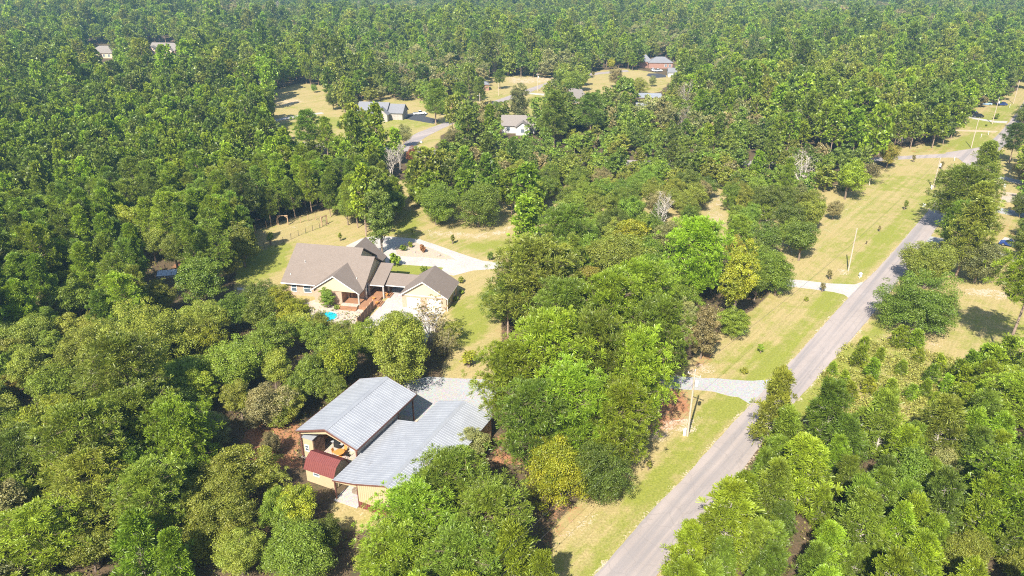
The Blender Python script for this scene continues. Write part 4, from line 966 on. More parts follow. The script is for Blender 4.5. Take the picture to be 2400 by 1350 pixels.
# ------------------------------------------------------------------ vehicles
def vehicle(px, py, rz, paint, label, cat='car', kind='car', L=4.6):
    x, y = at(px, py); o = empty('parked_' + cat, (x, y, 0.03), R(rz), label=label, cat=cat)
    W = 0.92
    if kind == 'car':
        prof = [(-2.28, .55), (-2.25, .82), (-2.0, .93), (-1.55, .97), (1.15, .92), (2.0, .80), (2.25, .62), (2.28, .45), (2.2, .28), (-2.2, .28)]
        cab = [(-1.95, .95), (-1.35, 1.38), (-.2, 1.43), (.45, 1.36), (1.2, .92)]
    else:
        prof = [(-2.75, .65), (-2.75, 1.05), (-.45, 1.07), (1.2, 1.08), (2.5, 1.0), (2.7, .8), (2.7, .45), (2.6, .38), (-2.7, .4)]
        cab = [(-.55, 1.06), (-.4, 1.75), (.55, 1.78), (1.25, 1.08)]
    mb = MB(); n = len(prof)
    rings = [(-W, .90), (-W * .97, 1.0), (W * .97, 1.0), (W, .90)]
    zc = .62
    vs_ = []
    for (yy, s) in rings: vs_ += [(px_ * (0.985 if s < 1 else 1), yy, zc + (pz - zc) * s) for px_, pz in prof]
    f = [(k * n + i, k * n + (i + 1) % n, (k + 1) * n + (i + 1) % n, (k + 1) * n + i) for k in range(3) for i in range(n)]
    f += [tuple(range(n))[::-1], tuple(range(3 * n, 4 * n))]
    mb.add(vs_, f).build('body', paint, o)
    def cabin(shr, dz, inset):
        mb = MB(); m = len(cab); vs_ = []
        for s in (-1, 1): vs_ += [(cx * shr, s * (W - .06 - (cz - .95) * .28 - inset), cz + dz) for cx, cz in cab]
        mb.add(vs_, [tuple(range(m)), tuple(range(m, 2 * m))[::-1]] + [(i, i + 1, m + i + 1, m + i) for i in range(m - 1)] + [(m - 1, 0, m, 2 * m - 1)])
        return mb
    cabin(1, -.03, -.004).build('window', M['cglass'], o)
    top = MB(); c2 = cab[1:-1]
    zr = max(c[1] for c in cab)
    hw = W - .06 - (zr - .95) * .28
    top.box(c2[0][0] + .02, c2[-1][0] - .02, -hw + .03, hw - .03, zr - .05, zr + .02).build('roof', paint, o)
    if kind != 'car':
        MB().box(-2.68, -.62, -.72, .72, 1.071, 1.076).build('cargo_bed', M['dark'], o)
    ax_ = 1.38 if kind == 'car' else 1.75
    for wx in (-ax_ + .02, ax_):
        for s in (-1, 1):
            r = .33 if kind == 'car' else .38
            wl_ = MB().tube((wx, s * (W - .2), r), (wx, s * (W + .015), r), r, n=18).build('wheel', M['tire'], o)
            MB().tube((wx, s * (W + .016), r), (wx, s * (W + .03), r), r * .6, n=14).build('rim', M['chrome'], wl_)
    fx = 2.27 if kind == 'car' else 2.69
    for s in (-1, 1):
        MB().box(fx - .05, fx + .02, s * .65 - .16, s * .65 + .16, .62, .76).build('headlight', M['equip'], o)
        MB().box(-fx - .01, -fx + .05, s * .7 - .12, s * .7 + .12, .7, .88).build('tail_light', M['lamp_red'], o)
    return o
vehicle(984, 269, 15, M['carwhite'], 'white pickup truck on the black asphalt drive', 'truck', 'truck')
vehicle(936, 266, -80, M['carwhite'], 'white car half inside the carport of the ranch house')
vehicle(926, 268, -80, M['carlblue'], 'pale blue car half inside the carport of the ranch house')
vehicle(1541, 168, 10, M['carwhite'], 'white pickup truck in front of the far red brick house', 'truck', 'truck')
vehicle(1530, 166, -90, M['carwhite'], 'white car by the garage bays of the far red brick house')
vehicle(2290, 275, 175, M['carblack'], 'black car on the white driveway, top right')
vehicle(2277, 267, 120, M['carblack'], 'dark car at the tree edge left of the black car')
vehicle(2346, 247, 175, M['carblue'], 'dark blue car by the tall pine trunks, top right')
vehicle(2310, 246, 175, M['carlblue'], 'pale blue car left of the dark blue car, top right')
vehicle(2368, 577, 140, M['carblue'], 'blue car on the shaded drive at the right edge')
vehicle(2318, 590, 150, M['carwhite'], 'white car under the roadside oak at right')
vehicle(920, 838, 60, M['carlblue'], 'pale blue car glimpsed beneath the big oak above the barns')
x, y = at(1362, 297); bt = empty('covered_boat', (x, y, 0), R(10), label='something boxy under a blue sheet among trees, upper middle', cat='tarp')
MB().add([(-2.2, -1.1, 0), (2.2, -1.1, 0), (2.2, 1.1, 0), (-2.2, 1.1, 0), (-2.0, -.9, 1.6), (2.0, -.9, 1.6), (2.0, .9, 1.7), (-2.0, .9, 1.7), (-1.6, 0, 2.3), (1.6, 0, 2.3)],
         [(0, 1, 5, 4), (1, 2, 6, 5), (2, 3, 7, 6), (3, 0, 4, 7), (4, 5, 9, 8), (6, 7, 8, 9), (5, 6, 9), (7, 4, 8), (3, 2, 1, 0)]).build('cover', M['bluetarp'], bt)
# rocks in the sand bed and edging stones
rn = random.Random(9)
def rock(px, py, s, label=None, mat='rock', grp=None, cat='rock'):
    x, y = at(px, py); bm = bmesh.new(); bmesh.ops.create_icosphere(bm, subdivisions=2, radius=s)
    for v in bm.verts: v.co *= rn.uniform(.8, 1.15); v.co.z *= .6
    me = bpy.data.meshes.new('rock'); bm.to_mesh(me); bm.free(); me.materials.append(M[mat]); o = bpy.data.objects.new('rock', me); o.location = (x, y, s * .3); link(o)
    tag(o, label, cat, grp); return o
rock(1028, 600, .55, 'brown boulder in the right half of the sand bed')
rock(972, 592, .35, 'small brown boulder in the left half of the sand bed')
rock(1045, 609, .25, 'little dark stone at the tip of the sand bed')

# ------------------------------------------------------------------ tree prototypes
def unit(v): return v / np.maximum(np.linalg.norm(v, axis=-1, keepdims=True), 1e-9)
def leaf_mesh(name, P, Nn, S, tone, warm, aspect=.7, curl=True):
    """one bent leaf clump (a kite of two triangles) per point"""
    n = len(P); up = unit(rng.normal(size=(n, 3))); T = unit(np.cross(Nn, up)); B = np.cross(Nn, T)
    S = S[:, None]
    v = np.empty((n, 4, 3)); v[:, 0] = P - T * S; v[:, 2] = P + T * S
    lift = Nn * S * (0.28 if curl else 0)
    v[:, 1] = P + B * S * aspect - lift; v[:, 3] = P - B * S * aspect - lift
    f = (np.arange(n)[:, None] * 4 + np.array([0, 1, 2, 0, 2, 3])[None, :]).reshape(-1)
    me = bpy.data.meshes.new(name)
    me.vertices.add(n * 4); me.vertices.foreach_set('co', v.reshape(-1))
    me.loops.add(len(f)); me.loops.foreach_set('vertex_index', f.astype(np.int32))
    me.polygons.add(n * 2); me.polygons.foreach_set('loop_start', np.arange(0, n * 6, 3, dtype=np.int32))
    me.update(calc_edges=True)
    for nm, a in (('tone', tone), ('warm', warm)):
        t = me.attributes.new(nm, 'FLOAT', 'FACE'); t.data.foreach_set('value', np.repeat(a, 2).astype(np.float32))
    return me
def cat_leaf(name, groups):
    P, Nn, S, t, w = [np.concatenate([g[i] for g in groups]) for i in range(5)]
    return leaf_mesh(name, P, Nn, S, np.clip(t, 0, 1), np.clip(w, 0, 1))
def puff(c, r, n, size, tone, warm, flat=.72, shell=(.35, 1.1)):
    d = unit(rng.normal(size=(n, 3)) + np.array([0, 0, .6]))
    rad = r * (shell[0] + (shell[1] - shell[0]) * rng.random(n) ** .55)
    P = c + d * rad[:, None] * np.array([1, 1, flat])
    Nn = unit(d * .8 + rng.normal(size=(n, 3)) * .62 + np.array([0, 0, .3]))
    S = size * rng.uniform(.6, 1.35, n)
    return P, Nn, S, tone + rng.normal(size=n) * .22, warm + rng.normal(size=n) * .10

def limb(mb, p, q, r0, r1, n=6, segs=3, wob=.12):
    p = np.array(p, float); q = np.array(q, float); L = np.linalg.norm(q - p); pts = [p + (q - p) * k / segs for k in range(segs + 1)]
    for k in range(1, segs): pts[k] = pts[k] + rng.normal(size=3) * L * wob * .4
    for k in range(segs): mb.tube(pts[k], pts[k + 1], r0 + (r1 - r0) * k / segs, r0 + (r1 - r0) * (k + 1) / segs, n, cap=(k == segs - 1))

def broadleaf(seed, Rr=4.0, H=9.0, base=.14, npuff=46, nleaf=7500, size=.17, squash=1.0, sparse=1.0, irregular=.2, conic=0.0):
    """crown mesh and trunk mesh of a broadleaf tree, base at the origin"""
    global rng
    rng = np.random.default_rng(seed)
    z0, z1 = base * H, H; zc = (z0 + z1) / 2; hz = (z1 - z0) / 2
    groups = []; cs = []
    # lobes of the crown: some directions reach further out
    lobes = unit(rng.normal(size=(7, 3))); amp = rng.uniform(-irregular * 1.4, irregular, 7)
    ga = math.pi * (3 - 5 ** .5)
    for k in range(npuff):
        zz = 1 - 2 * (k + .5) / npuff; th = k * ga + rng.uniform(-.3, .3); rr = math.sqrt(max(0, 1 - zz * zz))
        d = np.array([rr * math.cos(th), rr * math.sin(th), zz]); d = unit(d + rng.normal(size=3) * .2)
        f = 1 + sum(a * max(0, float(d @ l)) ** 3 for a, l in zip(amp, lobes)) * 1.3
        pr = Rr * rng.uniform(.11, .25)
        t = (d[2] + 1) / 2
        wr = 1 - conic * t
        rad = np.array([(Rr - pr) * f * wr, (Rr - pr) * f * wr, (hz - pr * .8) * f])
        rad = rad * rng.uniform(.74, 1.16) if rng.random() > .3 else rad * rng.uniform(.45, .8)
        cs.append((np.array([0, 0, zc]) + d * rad, pr))
    tot = sum(p[1] ** 2 for p in cs)
    for c, pr in cs:
        n = int(nleaf * sparse * pr ** 2 / tot)
        groups.append(puff(c, pr, n, size, rng.uniform(.2, .8), max(0, rng.normal() * .22)))
    # inner fill keeps the crown from being see-through at its heart
    nin = int(nleaf * .10 * sparse); d = unit(rng.normal(size=(nin, 3))); P = np.array([0, 0, zc]) + d * (rng.random(nin) ** .4)[:, None] * np.array([Rr * .62, Rr * .62, hz * .62])
    groups.append((P, unit(rng.normal(size=(nin, 3))), size * 1.4 * rng.uniform(.7, 1.3, nin), np.full(nin, .3), np.zeros(nin)))
    crown = cat_leaf('crown', groups)
    mb = MB(); r = .055 * Rr
    limb(mb, (0, 0, -.3), (rng.normal() * .1, rng.normal() * .1, z0 + hz * .5), r, r * .6, 8, 3, .05)
    for k in range(10):
        c, pr = cs[int(rng.integers(len(cs)))]; b = np.array([0, 0, z0 + hz * rng.uniform(.1, .5)])
        limb(mb, b, c, r * .42, r * .1, 5, 3)
    return crown, mb

def tuft(groups, c, d, r, n, size, tone, warm):
    """a brush of needles: narrow blades fanning out of one twig end"""
    dirs = unit(d + rng.normal(size=(n, 3)) * .75)
    P = c + dirs * r * rng.uniform(.35, .8, n)[:, None]
    Nn = unit(np.cross(dirs, rng.normal(size=(n, 3))) + np.array([0, 0, .5]))
    groups.append((P, dirs, Nn, np.full(n, r) * rng.uniform(.7, 1.2, n), tone + rng.normal(size=n) * .14, np.full(n, warm)))
def blade_mesh(name, groups, wid):
    P, D, Nn, L, tone, warm = [np.concatenate([g[i] for g in groups]) for i in range(6)]
    n = len(P); T = unit(np.cross(D, Nn)); L = L[:, None] * .5; W = L * wid
    v = np.empty((n, 3, 3)); v[:, 0] = P - D * L * .9; v[:, 1] = P + D * L + T * W; v[:, 2] = P + D * L - T * W
    me = bpy.data.meshes.new(name); me.vertices.add(n * 3); me.vertices.foreach_set('co', v.reshape(-1))
    me.loops.add(n * 3); me.loops.foreach_set('vertex_index', np.arange(n * 3, dtype=np.int32))
    me.polygons.add(n); me.polygons.foreach_set('loop_start', np.arange(0, n * 3, 3, dtype=np.int32)); me.update(calc_edges=True)
    for nm, a in (('tone', tone), ('warm', warm)):
        t = me.attributes.new(nm, 'FLOAT', 'FACE'); t.data.foreach_set('value', np.clip(a, 0, 1).astype(np.float32))
    return me
def pine(seed, Rr=3.0, H=15.0, base=.42, nb=70, tufts=7, blades=13, tr=.42, wid=.55, shape='round', twig=.018):
    global rng
    rng = np.random.default_rng(seed)
    groups = []; mb = MB(); r = .0125 * H
    lean = rng.normal(size=2) * .02 * H
    def axis(z): t = z / H; return np.array([lean[0] * t * t, lean[1] * t * t, z])
    for k in range(5): mb.tube(axis(H * k / 5 - (.3 if k == 0 else 0)), axis(H * (k + 1) / 5 * .985), r * (1 - k / 5 * .85), r * (1 - (k + 1) / 5 * .85), 8, cap=False)
    for k in range(nb):
        t = (k + rng.random()) / nb; z = H * (base + (1 - base) * t); ph = k * 2.4 + rng.uniform(-.5, .5)
        if shape == 'round': rad = Rr * math.sqrt(max(.03, 1 - (abs(t - .34) / .68) ** 2.2))
        else: rad = Rr * (1.10 - t) ** .62 * (.72 + .28 * min(1, t * 5))
        rad *= rng.uniform(.5, 1.22)
        el = rng.uniform(.05, .45) + t * .35
        dr = np.array([math.cos(ph), math.sin(ph), 0])
        a = axis(z - rad * .22); tip = axis(z) + dr * rad + np.array([0, 0, rad * math.sin(el) * .55])
        mid = a * .45 + tip * .55 + np.array([0, 0, -.04 * rad])
        mb.tube(a, mid, r * .20 + twig, twig, 4, cap=False); mb.tube(mid, tip, twig, twig * .5, 4, cap=False)
        tone = rng.uniform(.15, .85); warm = max(0, rng.normal() * .07)
        for j in range(tufts):
            f = 1 - (j / tufts) ** 1.2 * .62
            side = rng.normal(size=3) * np.array([.2, .2, .10]) * rad * (1.1 - f * .25)
            c = a + (tip - a) * f + side + np.array([0, 0, .1])
            if j: mb.tube(a + (tip - a) * max(0, f - .12), c, twig * .55, twig * .3, 3, cap=False)
            tuft(groups, c, unit(dr * .7 + np.array([0, 0, .9])), tr * rng.uniform(.8, 1.25), blades, .1, tone, warm)
    for j in range(5): tuft(groups, axis(H) + rng.normal(size=3) * .15, np.array([0, 0, 1.]), tr, blades, .1, .6, 0)
    return blade_mesh('crown', groups, wid), mb
def bare(seed, Rr=2.5, H=8.0, leaves=0):
    global rng
    rng = np.random.default_rng(seed)
    mb = MB(); groups = []
    for s in range(4):
        top = np.array([rng.normal() * Rr * .3, rng.normal() * Rr * .3, H * rng.uniform(.85, 1)])
        limb(mb, (0, 0, -.2), top, .10, .02, 5, 4, .06)
        for k in range(16):
            t = rng.uniform(.25, .95); a = top * t; ph = rng.uniform(0, 6.28); L = Rr * (1.15 - t) * rng.uniform(.6, 1.1)
            q = a + np.array([math.cos(ph) * L, math.sin(ph) * L, L * .9]); limb(mb, a, q, .035, .012, 4, 2)
            for _ in range(3):
                u = rng.uniform(.4, 1); c = a + (q - a) * u; e = c + rng.normal(size=3) * .35 * Rr * .4 + np.array([0, 0, .25]); mb.tube(c, e, .014, .008, 3, cap=False)
                if leaves: groups.append(puff(e, .28, leaves, .10, rng.uniform(.2, .8), .3, shell=(.2, 1)))
    return (cat_leaf('crown', groups) if leaves else None), mb

PROTO = {}
def reg(kind, made, bark, Rr, H, zc):
    cr, mb = made
    tm = None
    if mb is not None:
        o = mb.build('trunk', bark); tm = o.data; bpy.data.objects.remove(o)
    if cr is not None: cr.materials.append(LEAF['mid green'])
    PROTO.setdefault(kind, []).append((cr, tm, Rr, H, zc))
for s in range(7): reg('oak', broadleaf(100 + s, 4.0, 8.6, .13, 150, 21000, .098, irregular=.45), BARK, 4.0, 8.6, .56)
for s in range(3): reg('tall_oak', broadleaf(120 + s, 3.0, 9.5, .10, 130, 17000, .092, irregular=.35, conic=.30), BARK, 3.0, 9.5, .52)
for s in range(4): reg('big_oak', broadleaf(140 + s, 5.4, 10.5, .12, 260, 44000, .100, irregular=.5), BARK, 5.4, 10.5, .56)
for s in range(2): reg('thin_oak', broadleaf(160 + s, 3.2, 7.5, .15, 80, 5000, .11, sparse=.8, irregular=.4), PALEBARK, 3.2, 7.5, .55)
for s in range(2): reg('shrub', broadleaf(170 + s, 1.2, 2.0, .0, 34, 2200, .09), BARK, 1.2, 2.0, .5)
for s in range(6): reg('pine', pine(200 + s, 2.9, 15.0, .36 if s % 2 else .26, 84, 6, 30, .56, .17, 'round' if s % 2 else 'cone'), PBARK, 2.9, 15.0, .66)
for s in range(3): reg('big_pine', pine(220 + s, 4.3, 15.0, .28, 150, 8, 32, .58, .15, 'round', .022), PBARK, 4.3, 15.0, .62)
for s in range(6): reg('young_pine', pine(240 + s, 2.15, 7.6, .04, 78, 6, 30, .50, .14, 'cone', .022), PALEBARK, 2.15, 7.6, .45)
for s in range(2): reg('seedling_pine', pine(260 + s, .62, 2.2, .04, 26, 5, 18, .26, .22, 'cone', .012), PALEBARK, .62, 2.2, .5)
for s in range(2): reg('sapling', bare(280 + s, .6, 2.4, 5), BARK, .8, 2.4, .55)
for s in range(2): reg('bare_tree', bare(290 + s, 2.5, 8.0), PALEBARK, 2.5, 8.0, .55)
for s in range(2): reg('wispy_tree', bare(294 + s, 2.6, 7.5, 9), PALEBARK, 2.6, 7.5, .55)
rng = np.random.default_rng(77)

# ------------------------------------------------------------------ where nothing may hide what the photograph shows
CLEAR = [
    # road, verges and lawns west of it
    [(1300, 1360), (1345, 1262), (1290, 1262), (1335, 1212), (1413, 1186), (1471, 1136), (1482, 1100), (1510, 1056), (1505, 1025), (1540, 984), (1540, 940), (1560, 912), (1600, 876), (1612, 850), (1672, 838), (1700, 800),
     (1752, 785), (1792, 708), (1862, 676), (1858, 640), (1880, 610), (1912, 560), (1940, 522), (1952, 500), (1975, 462), (2050, 446), (2060, 408), (2112, 400), (2118, 366), (2218, 350), (2262, 278), (2300, 256), (2362, 238),
     (2385, 190), (2400, 172), (2400, 300), (2350, 345), (2300, 395), (2200, 500), (2150, 560), (2098, 650), (2068, 712), (2100, 775), (2200, 770), (2400, 700), (2400, 845), (2340, 850), (2260, 838), (2230, 850), (2228, 968), (2168, 980), (2106, 1016),
     (2065, 958), (2004, 968), (1955, 930), (1900, 968), (1850, 912), (1790, 925), (1748, 985), (1735, 1060), (1752, 1120), (1695, 1155), (1622, 1190), (1560, 1295), (1545, 1360)],
    # lawn east of the house and the gravel yard
    [(1060, 700), (1092, 655), (1165, 645), (1140, 700), (1150, 765), (1200, 790), (1165, 850), (1160, 892), (1136, 935), (1100, 935), (985, 985), (975, 925), (960, 892), (1035, 885), (1060, 830), (1020, 770), (1060, 740)],
    # house, garage, patio
    [(672, 640), (702, 566), (850, 560), (905, 600), (912, 640), (1000, 622), (1082, 660), (1076, 695), (1046, 722), (1035, 738), (985, 720), (960, 712), (935, 728), (865, 752), (840, 750), (780, 748), (752, 735), (800, 725), (790, 700), (770, 685), (735, 668)],
    # front lawn and drive
    [(935, 556), (938, 500), (975, 497), (985, 535), (1129, 548), (1208, 514), (1206, 485), (1225, 560), (1212, 572), (1188, 595), (1168, 620), (1168, 642), (1092, 655), (1060, 645), (1000, 622), (940, 632), (912, 600), (940, 580), (938, 560)],
    # lawn behind the house
    [(556, 672), (560, 645), (600, 625), (605, 545), (679, 522), (722, 506), (765, 498), (782, 525), (806, 530), (840, 552), (860, 562), (702, 566), (672, 640), (612, 660)],
    # barns and shed
    [(704, 1006), (770, 940), (835, 905), (870, 888), (910, 885), (985, 925), (985, 985), (1100, 935), (1136, 940), (1136, 980), (1050, 1010), (1040, 1050), (960, 1065), (940, 1120), (880, 1190), (850, 1200), (780, 1170), (715, 1110)],
    # clearing, upper left, with the ranch house
    [(642, 214), (701, 197), (730, 205), (768, 201), (765, 225), (745, 250), (757, 264), (830, 272), (836, 242), (940, 240), (946, 262), (990, 258), (1018, 274), (1058, 282), (1040, 303), (1005, 345), (1000, 352), (968, 328), (925, 296), (905, 300), (880, 290), (822, 300), (811, 338), (782, 338), (700, 330), (668, 318), (645, 284)],
    [(943, 230), (979, 210), (979, 235), (1020, 270), (1000, 256), (985, 240)],
    # upper road and its fields
    [(1098, 222), (1156, 188), (1185, 182), (1311, 184), (1309, 188), (1262, 205), (1240, 217), (1182, 232), (1128, 252), (1124, 246)],
    [(1239, 224), (1268, 224), (1262, 236), (1257, 256), (1246, 243)],
    [(1371, 178), (1411, 167), (1480, 166), (1565, 184), (1547, 205), (1520, 195), (1467, 190), (1459, 196), (1427, 190), (1424, 222), (1403, 222), (1389, 205)],
    [(1500, 138), (1572, 138), (1595, 158), (1580, 178), (1500, 168)],
    [(1484, 222), (1540, 220), (1536, 242), (1490, 250)],
    [(1338, 214), (1370, 218), (1362, 235), (1348, 238)], [(1190, 272), (1252, 274), (1250, 288), (1216, 312), (1180, 300)], [(1354, 284), (1372, 284), (1372, 296), (1354, 296)],
    [(200, 104), (272, 104), (272, 148), (202, 150)], [(340, 102), (418, 104), (418, 138), (344, 138)], [(796, 165), (816, 165), (814, 176), (800, 178)], [(1055, 200), (1078, 204), (1075, 218), (1056, 218)],
    [(2108, 300), (2134, 298), (2134, 326), (2110, 326)],
    # small gaps in the open oak wood
    [(1268, 500), (1300, 492), (1310, 512), (1272, 524)], [(1645, 505), (1690, 462), (1704, 520), (1680, 542), (1650, 535)], [(1340, 492), (1372, 494), (1366, 512)], [(355, 640), (372, 620), (410, 618), (440, 620), (410, 645), (355, 665)],
    [(640, 1000), (700, 1000), (712, 1100), (650, 1100), (600, 1070)], [(1160, 1032), (1200, 1032), (1195, 1070), (1165, 1065)],
    # brush field right of the road and right-hand yards
    [(1890, 960), (1960, 800), (2060, 790), (2240, 840), (2228, 968), (2168, 980), (2106, 1016), (2065, 958), (2004, 968), (1955, 930)],
    [(2330, 375), (2400, 400), (2400, 440), (2350, 430), (2330, 400)], [(2340, 440), (2375, 440), (2375, 560), (2335, 560), (2345, 500)], [(2240, 655), (2400, 655), (2400, 850), (2230, 840)],
]
BASEROAD = [strip(side_u, side_l), strip(up_l, up_r), strip(road_l, road_r)]
BLD = []   # world footprints kept free of trunks
for (fn, a0, a1, b0, b1) in ((H2W, -25.5, 9.8, -2.5, 17.8), (B2W, -.8, 21.8, -5.6, 14.8), (B2W, 3, 8.6, -4.6, 0)):
    BLD.append([fn(a0, b0), fn(a1, b0), fn(a1, b1), fn(a0, b1)])

GRAVEL_W = [at(*p) for p in [(1819, 880), (1587, 878), (1400, 864), (1160, 886), (1000, 880), (960, 888), (880, 960), (900, 1040), (1140, 1004), (1170, 940), (1400, 910), (1549, 912), (1733, 936), (1790, 925)]]
def free(X, Y, Rr, H, zc):
    """does a tree here leave every open place of the photograph open?"""
    X = np.asarray(X, float); Y = np.asarray(Y, float)
    bad = np.zeros(X.shape, bool)
    for (dx, zz) in ((0, zc * H), (0, H * .97), (-.75 * Rr, zc * H), (.75 * Rr, zc * H), (0, zc * H * .55), (-.6 * Rr, H * .85), (.6 * Rr, H * .85), (0, 0)):
        z = zz + terrain(X, Y)
        px, py, _ = proj(X + dx, Y, z)
        for p in CLEAR: bad |= inpoly(px, py, p)
    for p in BASEROAD + BLD:
        for dx, dy in ((0, 0), (1.5, 0), (-1.5, 0), (0, 1.5), (0, -1.5)): bad |= inpoly(X + dx, Y + dy, p)
    return ~bad

TREES = []       # individual trees: dict(kind, x, y, sx, sz, tone, label)
TAKEN = []
def put(kind, px, py, rpx, tone, label=None, tall=1.0, name=None, proto=None):
    """a tree whose crown centre and half-width were read off the photograph"""
    pr = PROTO[kind]; k = proto if proto is not None else len(TREES) % len(pr); cr, tm, Rr, H, zc = pr[k % len(pr)]
    s = 1.0
    for _ in range(12):
        z = zc * H * s * tall; x, y = at(px, py, z); zf = y * cp_ + (CAM_H - z) * sp_
        s = rpx * zf / FOC / Rr
        if kind in ('pine', 'big_pine'): tall_ = tall
    TREES.append(dict(kind=kind, x=x, y=y, sx=s, sz=s * tall, tone=tone, label=label, proto=k % len(pr)))
    TAKEN.append((x, y, Rr * s))

